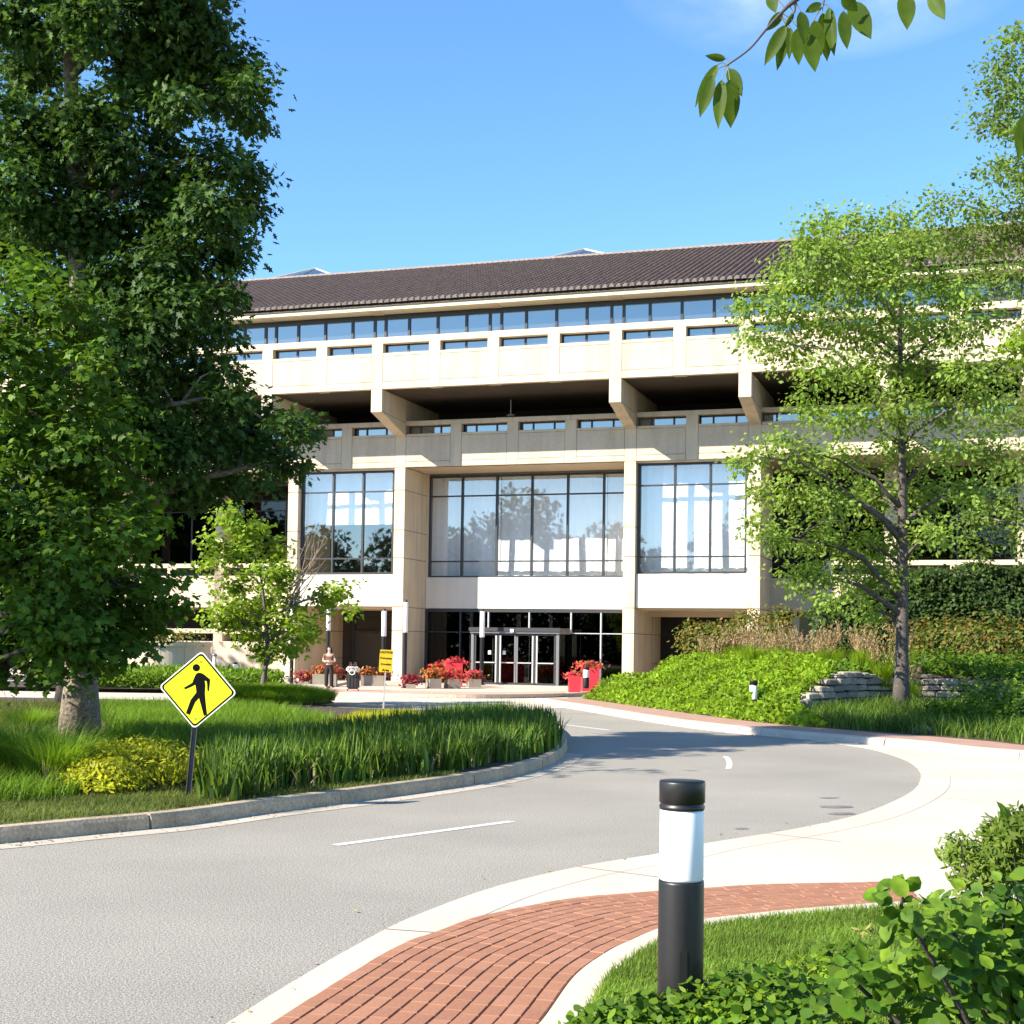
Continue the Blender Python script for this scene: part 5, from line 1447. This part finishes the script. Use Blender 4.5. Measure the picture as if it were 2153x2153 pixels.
tree('maple_tree', 'broad leafy maple hanging in from the left picture edge', 'trees on the island', tuple(mp), at(-20*K, 560*K, 21.5), .17, .04, px_blobs(MAPLE, 21.7, .45), 36, 10, .135, 'maple', GRN['maple'], M['bark_dark'], .225, 2, droop=.45, upw=.6)

# dark oak behind it
OAK = [(205, 215, 45, -.6), (250, 165, 45, -.6), (175, 255, 50, -.8), (120, 215, 45, -.9), (215, 290, 45, -.8), (60, -60, 95), (180, -60, 95), (300, -50, 85), (380, -30, 60), (50, 40, 90), (180, 45, 80), (300, 35, 85), (390, 55, 55), (330, 105, 70), (440, 120, 50), (465, 165, 42), (400, 170, 50), (470, 215, 38), (260, 105, 70), (60, 130, 70), (290, 205, 50), (340, 190, 42), (30, 230, 70), (100, 290, 75), (30, 350, 90), (200, 320, 70), (310, 265, 36), (330, 335, 70), (420, 300, 48), (465, 330, 42), (470, 395, 40), (400, 400, 75), (300, 420, 80), (190, 420, 85), (100, 420, 80), (20, 440, 70), (430, 470, 45), (380, 510, 65), (425, 555, 35), (300, 520, 75), (220, 540, 70), (140, 520, 80), (340, 600, 75), (410, 625, 45), (250, 640, 85), (390, 700, 60), (430, 745, 40), (310, 730, 80), (490, 795, 42), (550, 805, 36), (575, 815, 26), (530, 860, 42), (565, 885, 22), (460, 850, 55), (380, 830, 70), (310, 850, 75), (420, 905, 45), (490, 910, 30), (350, 920, 50), (240, 780, 90), (170, 700, 80), (170, 860, 80)]
ob_ = np.array([mb_[0], mb_[1], .15])
tree('oak_tree', 'tall dark oak with thick pale lower trunk on the island', 'trees on the island', tuple(ob_), at(137*K, -20*K, mb_[1]), .30, .10, px_blobs(OAK, mb_[1], .6), 36, 24, .165, 'oak', GRN['oak'], M['bark_oak'], .235, 2, droop=.3, upw=.45, shell=2.0)
BK = [(60, 880, 85), (130, 960, 80), (20, 1050, 85), (100, 1100, 75), (160, 1080, 60), (60, 1180, 60)]
bk_ = np.array([at(118*K, 1320*K, 38)[0], 38, .15])
tree('background_tree', 'tree with thin dark trunk standing behind the big oak', 'trees on the island', tuple(bk_), at(110*K, 900*K, 38), .2, .05, px_blobs(BK, 38, .5), 14, 12, .22, 'maple', GRN['oak'], M['bark_dark'], .4, 1)

# young maple in front of the building
YNG = [(430, 975, 38), (470, 995, 34), (410, 1030, 36), (455, 1045, 32), (395, 1065, 22), (515, 1040, 36), (510, 1090, 44), (540, 1080, 26), (440, 1100, 40), (490, 1140, 44), (540, 1130, 34), (440, 1150, 34), (475, 1190, 40), (530, 1185, 40), (500, 1230, 34), (540, 1225, 28), (395, 1160, 28), (425, 1170, 22), (610, 1130, 38), (645, 1120, 28), (660, 1150, 18), (580, 1175, 32), (560, 1205, 26), (580, 1200, 22)]
yb = np.array([at(493*K, 1310*K, 44)[0], 44, .33])
yt_ = tree('young_maple', 'young maple with bright leaves in front of the left windows', 'trees on the island', tuple(yb), at(497*K, 1060*K, 44), .105, .03, px_blobs(YNG, 44, .35), 24, 9, .155, 'maple', GRN['young'], M['bark_grey'], .24, 1, droop=.4)
dm = MB()
for k in range(12):
    e = at((560+random.uniform(0, 60))*K, (1000+random.uniform(0, 90))*K, 44+random.uniform(-.4, .4)); s0 = at((545+random.uniform(-4, 10))*K, (1120+random.uniform(-20, 30))*K, 44); m_ = (e+s0)/2+np.array([random.uniform(-.15, .15), 0, random.uniform(-.1, .1)])
    dm.tube([s0-yb, m_-yb, e-yb], [.022, .014, .004], 5)
    for j in range(3): e2 = m_+(e-m_)*random.uniform(.2, 1)+np.array([random.uniform(-.35, .35), random.uniform(-.2, .2), random.uniform(.05, .4)]); dm.tube([m_+(e-m_)*.3*j-yb, e2-yb], [.008, .003], 4)
dm.build('bare_twigs', surf('dead_twig', (.26, .19, .14), .9, .2), yt_)

# airy tree at the right
RT = [(1545, 425, 34), (1590, 420, 36), (1650, 430, 38), (1690, 410, 32), (1520, 470, 42), (1580, 475, 50), (1650, 480, 55), (1720, 470, 50), (1470, 520, 34), (1530, 540, 50), (1600, 550, 55), (1680, 545, 55), (1760, 530, 50), (1810, 560, 48), (1440, 570, 36), (1395, 580, 20), (1490, 600, 48), (1560, 620, 52), (1640, 625, 55), (1720, 615, 52), (1800, 625, 50), (1860, 610, 36), (1425, 635, 34), (1480, 665, 40), (1550, 700, 45), (1640, 700, 52), (1730, 690, 52), (1820, 700, 48), (1530, 770, 38), (1600, 785, 45), (1690, 770, 50), (1780, 770, 48), (1850, 760, 40), (1470, 835, 36), (1420, 860, 30), (1390, 880, 20), (1520, 860, 40), (1590, 870, 45), (1700, 850, 48), (1790, 850, 45), (1860, 850, 38), (1440, 930, 32), (1500, 930, 45), (1570, 945, 50), (1650, 940, 50), (1740, 930, 50), (1830, 930, 42), (1420, 990, 26), (1470, 1010, 38), (1540, 1020, 45), (1610, 1030, 48), (1690, 1020, 45), (1770, 1010, 40), (1500, 1085, 32), (1550, 1090, 40), (1620, 1095, 40), (1680, 1085, 35), (1570, 1140, 26), (1640, 1150, 28)]
rb = np.array([at(1700*K, 1335*K, 38)[0], 38, .33])
tree('shade_tree', 'airy sunlit tree with forked grey trunk before the right wing', 'trees at the right', tuple(rb), at(1698*K, 470*K, 38), .205, .04, px_blobs(RT, 38, 1.0, 1.18), 29, 9, .155, 'rhomb', GRN['light'], M['bark_shade'], .34, 2, droop=.1, upw=.45, shell=1.7)
BT = [(1770, 385, 42), (1830, 395, 45), (1890, 400, 50), (1750, 440, 45), (1810, 450, 55), (1880, 460, 60), (1945, 430, 60), (1860, 510, 40), (1930, 520, 50), (1885, 110, 42), (1925, 70, 45), (1850, 165, 28), (1895, 180, 48), (1930, 150, 60), (1845, 215, 22), (1880, 230, 40), (1925, 240, 55), (1860, 320, 30), (1900, 320, 45), (1940, 330, 60), (1990, 200, 90), (1990, 360, 90), (2060, 250, 110), (1960, 620, 60), (1900, 700, 50), (1930, 780, 60), (1880, 800, 45), (1920, 880, 60), (1890, 960, 50), (1940, 990, 60), (1840, 980, 40), (1850, 1040, 30)]
bb = np.array([at(2020*K, 1300*K, 46)[0], 46, .6])
tree('tall_tree', 'taller tree at the right edge behind the airy one', 'trees at the right', tuple(bb), at(2010*K, 120*K, 46), .38, .08, px_blobs(BT, 46, .9, 1.1), 13, 9, .18, 'rhomb', GRN['back'], M['bark_grey'], .38, 2, droop=.15, upw=.45, shell=1.8)
# yellow green sprig nearer on the right edge
YS = [(1925, 640, 30), (1915, 680, 24), (1945, 660, 40), (1980, 640, 60), (2010, 720, 60)]
ys_b = np.array([at(2060*K, 1300*K, 27)[0], 27, .1])
tree('sapling', 'yellow green sapling leaves reaching in at the right edge', 'trees at the right', tuple(ys_b), at(2050*K, 640*K, 27), .08, .03, px_blobs(YS, 27, .2), 26, 7, .13, 'maple', GRN['cover'], M['bark_grey'], .2, 1)

# trees outside the picture that shade the island and road, and the wood mirrored in the glass
OT = [((-13.0, 14.5, 5.6), 2.4), ((-12.2, 16.0, 7.6), 2.5), ((-14.6, 15.6, 8.2), 2.6)]
tree('maple_tree', 'maple standing beyond the left picture edge, seen by its shadow', 'trees on the island', (-13.2, 15, .15), (-13.2, 15, 8.6), .25, .05, OT, 4, 10, .24, 'maple', GRN['maple'], M['bark'], .4, 1)
ADDED_TREE = [((-33, 62, 5), 3.2), ((-31, 64, 8), 3.4), ((-34, 60.5, 9), 3.4), ((-32, 62, 12), 3.0), ((-30.5, 60, 6), 2.8), ((-35, 64, 6), 3)]  # unseen tree, added only to cast shade on the left wing
tree('maple_tree', 'unseen tree added beyond the left end of the building to shade its left wing', 'trees on the island', (-32.5, 62, .1), (-32.5, 62, 11), .3, .07, ADDED_TREE, 6, 9, .4, 'maple', GRN['maple'], M['bark'], .5, 1)
n = 75000; x = RNG.uniform(-170, -20, n); x2 = x; yy = -48+RNG.uniform(-6, 6, n)-.1*(x+80); hh = 18+3.5*np.sin(x*.13)+2.5*np.sin(x*.37+1)+1.6*np.sin(x*.9)
pts = np.stack([x2, yy, RNG.uniform(0, 1, n)**.9*hh], 1)
tag(cards('far_wood', pts, GRN['hedge'], 1.0, 'oval', .5), 'dense wood standing behind the viewer, mirrored in the windows', 'wood', kind='stuff')

# ================================================================== FOREGROUND
# overhanging branch with hanging leaves at the top
BD = 3.2; s_z = 753/1932
def bz(x, y, d=BD): return at(1400+x*s_z, y*s_z, d)
ot = empty('overhanging_tree', (2.75, 2.6, 0), 0, 'thin branch with large hanging leaves across the top right', 'tree')
oo = np.array([2.75, 2.6, 0])
tk = MB(); tk.tube([(0, 0, -.1), (.03, .05, 1.2), (0, .02, 2.6), (.08, 0, 4.2), (.0, .1, 5.5)], [.13, .115, .10, .08, .05], 14); tk.build('trunk', M['bark_grey'], ot, True)
tw = MB()
main = [np.array([2.75, 2.6, 3.3]), bz(2300, -900, 2.9), bz(1500, -420, 3.1), bz(960, -180), bz(700, 0), bz(630, 62), bz(540, 160), bz(450, 265), bz(330, 352)]
tw.tube([p-oo for p in smooth(main, 5)], list(.0022+.02*np.linspace(1, 0, len(smooth(main, 5)))**2.4), 7)
for pts in ([bz(1500, -420, 3.1), bz(1380, -120), bz(1290, -30)], [bz(1500, -420, 3.1), bz(1500, -150), bz(1440, -40)], [bz(960, -180), bz(980, -60), bz(985, 30)], [bz(700, 0), bz(695, 70)], [bz(960, -180), bz(870, -60), bz(850, 30)]):
    tw.tube([p-oo for p in smooth(pts, 4)], list(np.linspace(.004, .0014, len(smooth(pts, 4)))), 6)
tw.build('branch', surf('twig_bark', (.06, .05, .045), .8, .2), ot, True)


def cherry_leaf():
    xs = [0, .06, .16, .30, .46, .62, .76, .88, .95, 1]; hw = [.0, .10, .185, .235, .245, .215, .155, .08, .03, 0]; v, f = [], []
    for x, h in zip(xs, hw):
        z = -.05*x*x
        for s_ in (-1, -.5, 0, .5, 1): v.append((x, s_*h, z+.10*abs(s_)*h*2-.02*math.sin(x*26)*(abs(s_) == .5)*.3))
    for i in range(len(xs)-1):
        for j in range(4): a = i*5+j; f.append((a, a+1, a+6, a+5))
    me = bpy.data.meshes.new('leaf'); me.from_pydata(v, [], f); me.update(); me.materials.append(GRN['near']); me.polygons.foreach_set('use_smooth', [True]*len(me.polygons)); return me


lf = cherry_leaf()
LV = [((322, 318), (213, 300), 42), ((280, 348), (155, 575), 64), ((252, 405), (182, 632), 78), ((302, 430), (280, 692), 76), ((345, 430), (350, 692), 108), ((340, 370), (411, 516), 76), ((648, 135), (530, 352), 76), ((655, 140), (600, 380), 68), ((672, 148), (664, 322), 44), ((712, 150), (716, 352), 78), ((765, 180), (808, 384), 100), ((845, 70), (872, 332), 84), ((880, 40), (905, 300), 72), ((728, 62), (752, 235), 72), ((956, 60), (978, 266), 74), ((1000, 10), (1107, 208), 112), ((950, -20), (1035, 60), 74), ((1290, -40), (1304, 156), 100), ((1430, -45), (1502, 104), 90), ((560, -30), (592, 66), 66), ((628, 66), (540, 168), 56), ((840, 20), (750, 66), 50), ((690, 70), (640, 150), 30), ((800, 110), (838, 300), 84)]
for (b0, t0, wd) in LV:
    dd_ = BD+random.uniform(-.05, .05); a = bz(*b0, dd_); e = bz(*t0, dd_+random.uniform(-.03, .03)); v = Vector(e-a); ln = v.length; X = v.normalized()
    vw = Vector(a-CAM).normalized(); Z = (-vw+Vector((random.uniform(-.35, .35), 0, random.uniform(-.35, .35)))); Z = (Z-X*Z.dot(X)).normalized(); Y = Z.cross(X)
    o = sub('leaf', lf, (0, 0, 0), ot); wscale = wd*s_z/FPX*dd_/.49
    o.matrix_local = Matrix(((X.x*ln, Y.x*wscale, Z.x*ln, a[0]-oo[0]), (X.y*ln, Y.y*wscale, Z.y*ln, a[1]-oo[1]), (X.z*ln, Y.z*wscale, Z.z*ln, a[2]-oo[2]), (0, 0, 0, 1)))
tws = np.array([p for p in smooth(main[3:], 12)]+[p for q_ in ([bz(1380, -120), bz(1290, -30)], [bz(1500, -150), bz(1440, -40)], [bz(980, -60), bz(985, 30)], [bz(870, -60), bz(850, 30)]) for p in smooth(q_, 8)])
for (b0, t0, wd) in LV:
    a = bz(*b0); k_ = np.argmin(np.linalg.norm(tws-a, axis=1)); e = tws[k_]
    if np.linalg.norm(e-a) < .2: MB().tube([a-oo, (a+e)/2-oo+np.array([0, 0, .006]), e-oo], [.0011, .0010, .0012], 5).build('leaf_stalk', M['stalk'], ot)
# leaf of the same tree hanging at the right picture edge
for b0, t0, wd in (((1960, 600), (1905, 860), 110), ((1990, 640), (1960, 900), 110)):
    a = bz(*b0, 2.6); e = bz(*t0, 2.6); v = Vector(e-a); X = v.normalized(); Z = Vector((0, -1, .2)); Z = (Z-X*Z.dot(X)).normalized(); Y = Z.cross(X); ln = v.length; wscale = wd*s_z/FPX*2.6/.49
    o = sub('leaf', lf, (0, 0, 0), ot); o.matrix_local = Matrix(((X.x*ln, Y.x*wscale, Z.x*ln, a[0]-oo[0]), (X.y*ln, Y.y*wscale, Z.y*ln, a[1]-oo[1]), (X.z*ln, Y.z*wscale, Z.z*ln, a[2]-oo[2]), (0, 0, 0, 1)))

# big leaved shrub, nearest thing at the bottom right
FS = [(1960, 1930, 220, .3), (1800, 1900, 150, .1), (1680, 1930, 110, 0), (1740, 1780, 70, -.1), (1700, 1710, 48, -.2), (1800, 1760, 85, .1), (1890, 1790, 110, .2), (1560, 1950, 70, 0), (1620, 1860, 55, -.1), (1480, 1960, 50, 0), (1950, 1720, 80, .3), (1900, 1690, 50, .3)]
fs_b = np.array([1.75, 4.6, .02]); FSb = px_blobs(FS, 4.6, 0)
FSb += [((1.5, 4.7, .45), .5), ((2.1, 4.8, .4), .6), ((1.1, 4.75, .3), .35)]
fs = empty('leafy_shrub', tuple(fs_b), 0, 'big leaved green shrub nearest the viewer at bottom right', 'shrub')
C, O = [], []
for c, r in FSb:
    k = int(900*r*r*4*.62)+20; d = rdir(k); C.append(np.array(c)+d*(r*RNG.uniform(.55, 1.08, k))[:, None]); O.append(d)
C = np.concatenate(C)-fs_b; O = np.concatenate(O)
keep = C[:, 2] > .03; C, O = C[keep], O[keep]
NRM = O*.6+np.array([-.1, -.35, .65])+RNG.normal(size=C.shape)*.45; AX = O*.6+RNG.normal(size=C.shape)*.6+np.array([0, 0, .1])
vis = np.argsort((C[:, 1]-C[:, 2]*1.2)+RNG.normal(0, .1, len(C)))
first, restl = vis[:300], vis[300:]
link('foliage', leaves_mesh('foliage', C[restl], NRM[restl], AX[restl], .068*RNG.uniform(.6, 1.2, len(restl)), 'round_'), GRN['shrub'], fs)['kind'] = 'stuff'


def round_leaf():
    T = SHAPE['round_']; v = [(0, 0, 0), (.5, 0, -.03), (1, 0, -.10)]; v += [(x, y, .05-.08*x) for x, y in T if abs(y) > 0]
    m = bpy.data.meshes.new('leaf'); f = [(0, 1, 3), (1, 4, 3), (1, 5, 4), (1, 2, 5), (2, 1, 6), (1, 7, 6), (1, 8, 7), (1, 0, 8)]
    m.from_pydata(v, [], f); m.update(); m.materials.append(GRN['shrub']); m.polygons.foreach_set('use_smooth', [True]*8); return m


rl_ = round_leaf()
for i in first:
    Z = Vector(NRM[i]).normalized(); X = Vector(AX[i]); X = (X-Z*X.dot(Z)).normalized(); Y = Z.cross(X); s_ = random.uniform(.042, .075)
    o = sub('leaf', rl_, (0, 0, 0), fs); o.matrix_local = Matrix(((X.x*s_, Y.x*s_, Z.x*s_, C[i][0]), (X.y*s_, Y.y*s_, Z.y*s_, C[i][1]), (X.z*s_, Y.z*s_, Z.z*s_, C[i][2]), (0, 0, 0, 1)))
sm = MB()
for c, r in FSb:
    e = np.array(c)-fs_b; sm.tube([(random.uniform(-.1, .1), 0, 0), tuple(e*.5+np.array([0, 0, .1])), tuple(e), tuple(e+rdir(1)[0]*r*.8)], [.014, .010, .007, .003], 6)
sm.build('stems', M['bark_dark'], fs, True)
# fine leaved shrub behind it
FB = [(1850, 1650, 60), (1810, 1610, 38), (1900, 1620, 60), (1880, 1580, 40), (1930, 1570, 50), (1960, 1640, 80)]
fb = empty('fine_shrub', tuple(np.array(at(1900*K, 1700*K, 6.6))[:2])+(.02,), 0, 'fine leaved shrub behind the big leaved one', 'shrub'); fbo = np.array(fb.location)
C, O = [], []
for c, r in px_blobs(FB, 6.6, .1):
    k = int(9000*r*r*4)+60; d = rdir(k); C.append(np.array(c)+d*(r*RNG.uniform(.2, 1.1, k)**.7)[:, None]); O.append(d)
C = np.concatenate(C)-fbo; O = np.concatenate(O)
link('foliage', leaves_mesh('foliage', C, O+np.array([0, -.3, .5])+RNG.normal(size=C.shape)*.5, O*.5+np.array([-.2, 0, .8])+RNG.normal(size=C.shape)*.4, .042*RNG.uniform(.6, 1.3, len(C)), 'long'), GRN['fine'], fb)
sm = MB()
for c, r in px_blobs(FB, 6.6, .1): e = np.array(c)-fbo; sm.tube([(0, 0, 0), tuple(e*.6), tuple(e+np.array([0, 0, r*.8]))], [.012, .008, .003], 5)
sm.build('stems', M['bark_dark'], fb)
tp = at(1905*K, 1540*K, 6.4)-fbo
for k in range(7):
    a_ = tp+np.array([.02*(k-3), 0, -.03*abs(k-3)]); X = Vector((math.cos(k*.9)*.8, -.1, .5+.1*k)).normalized(); Z = Vector((0, -1, .3)); Z = (Z-X*Z.dot(X)).normalized(); Y = Z.cross(X); s_ = .06
    o = sub('leaf', rl_, (0, 0, 0), fb); o.matrix_local = Matrix(((X.x*s_*1.5, Y.x*s_*.7, Z.x*s_, a_[0]), (X.y*s_*1.5, Y.y*s_*.7, Z.y*s_, a_[1]), (X.z*s_*1.5, Y.z*s_*.7, Z.z*s_, a_[2]), (0, 0, 0, 1)))
MB().tube([tuple(tp+np.array([.05, 0, -.45])), tuple(tp)], [.004, .002], 5).build('shoot', M['bark_dark'], fb)
# low leafy plants along the lawn's near edge
for k, (px, py, r, m_, lab) in enumerate(((1130, 1935, .10, 'shrub', 'small leafy plant by the end of the brick walk'), (1200, 1930, .16, 'shrub', 'leafy plant at the bottom left of the bollard'), (1290, 1930, .16, 'shrub', 'low leafy plant hiding the foot of the black bollard'), (1380, 1910, .2, 'cover', 'bright low plant just right of the bollard foot'), (1470, 1890, .22, 'shrub', 'low plant on the lawn between bollard and big shrub'), (1540, 1850, .18, 'cover', 'bright leaved plant on the lawn near the big shrub'), (1600, 1830, .2, 'shrub', 'dark low plant touching the big shrub'), (1420, 1960, .25, 'shrub', 'leafy plant at the bottom edge right of the bollard'))):
    p = G(px*K, (py+8)*K, .03) if py < 1900 else at(px*K, py*K, 6.75 if px < 1500 else 6.3); r = r*1.2 if py > 1900 else r*.8; p = np.array([p[0], p[1], .03])
    n = int(700*(r/.2)**2)+120; dd = rdir(n); dd[:, 2] = np.abs(dd[:, 2]); pts = dd*(r*RNG.uniform(.3, 1.1, n))[:, None]*np.array([1.5, 1.1, 1.1])
    o = empty('low_plant', tuple(p), 0, lab, 'plant', 'low plants along the lawn edge')
    link('foliage', leaves_mesh('foliage', pts, dd*.5+np.array([0, -.3, .6])+RNG.normal(size=(n, 3))*.45, dd+RNG.normal(size=(n, 3))*.6, .055*RNG.uniform(.5, 1.2, n), 'round_' if m_ == 'shrub' else 'long'), GRN[m_], o)
    sm = MB()
    for j in range(6): sm.tube([(0, 0, -.03), tuple(pts[j]*.6), tuple(pts[j])], [.004, .003, .002], 4)
    sm.build('stems', M['bark_dark'], o)
q = G(1640*K, 1770*K, .03); pts = np.array([q[0], q[1], .07])+RNG.normal(size=(16, 3))*np.array([.05, .05, .02])
tag(link('fallen_leaves', leaves_mesh('fallen_leaves', pts, rdir(16)+np.array([0, 0, .8]), rdir(16), .06*RNG.uniform(.7, 1.2, 16), 'oval'), GRN['dry']), 'few dry yellow leaves on the near lawn', 'leaves', kind='stuff')

# leaf litter and grit along the kerbs
lp = []
for src, off, nn in ((isl[2:58], -.16, 260), (edge[5:], .12, 110), (kerb_r[:60], -.2, 160)):
    src = [np.array(p) for p in src]
    for _ in range(nn):
        k = random.randrange(len(src)-1); p = src[k]+(src[k+1]-src[k])*random.random(); t = src[k+1]-src[k]; t = t/np.linalg.norm(t)
        lp.append((*(p+np.array([-t[1], t[0]])*(off+random.gauss(0, .12))), .016))
lp = np.array(lp); nn = len(lp)
tag(link('leaf_litter', leaves_mesh('leaf_litter', lp, np.array([0, 0, 1.])+RNG.normal(size=(nn, 3))*.25, rdir(nn), RNG.uniform(.015, .05, nn), 'oval'), GRN['dry']), 'scattered dry leaf litter along the kerbs', 'leaf litter', kind='stuff')
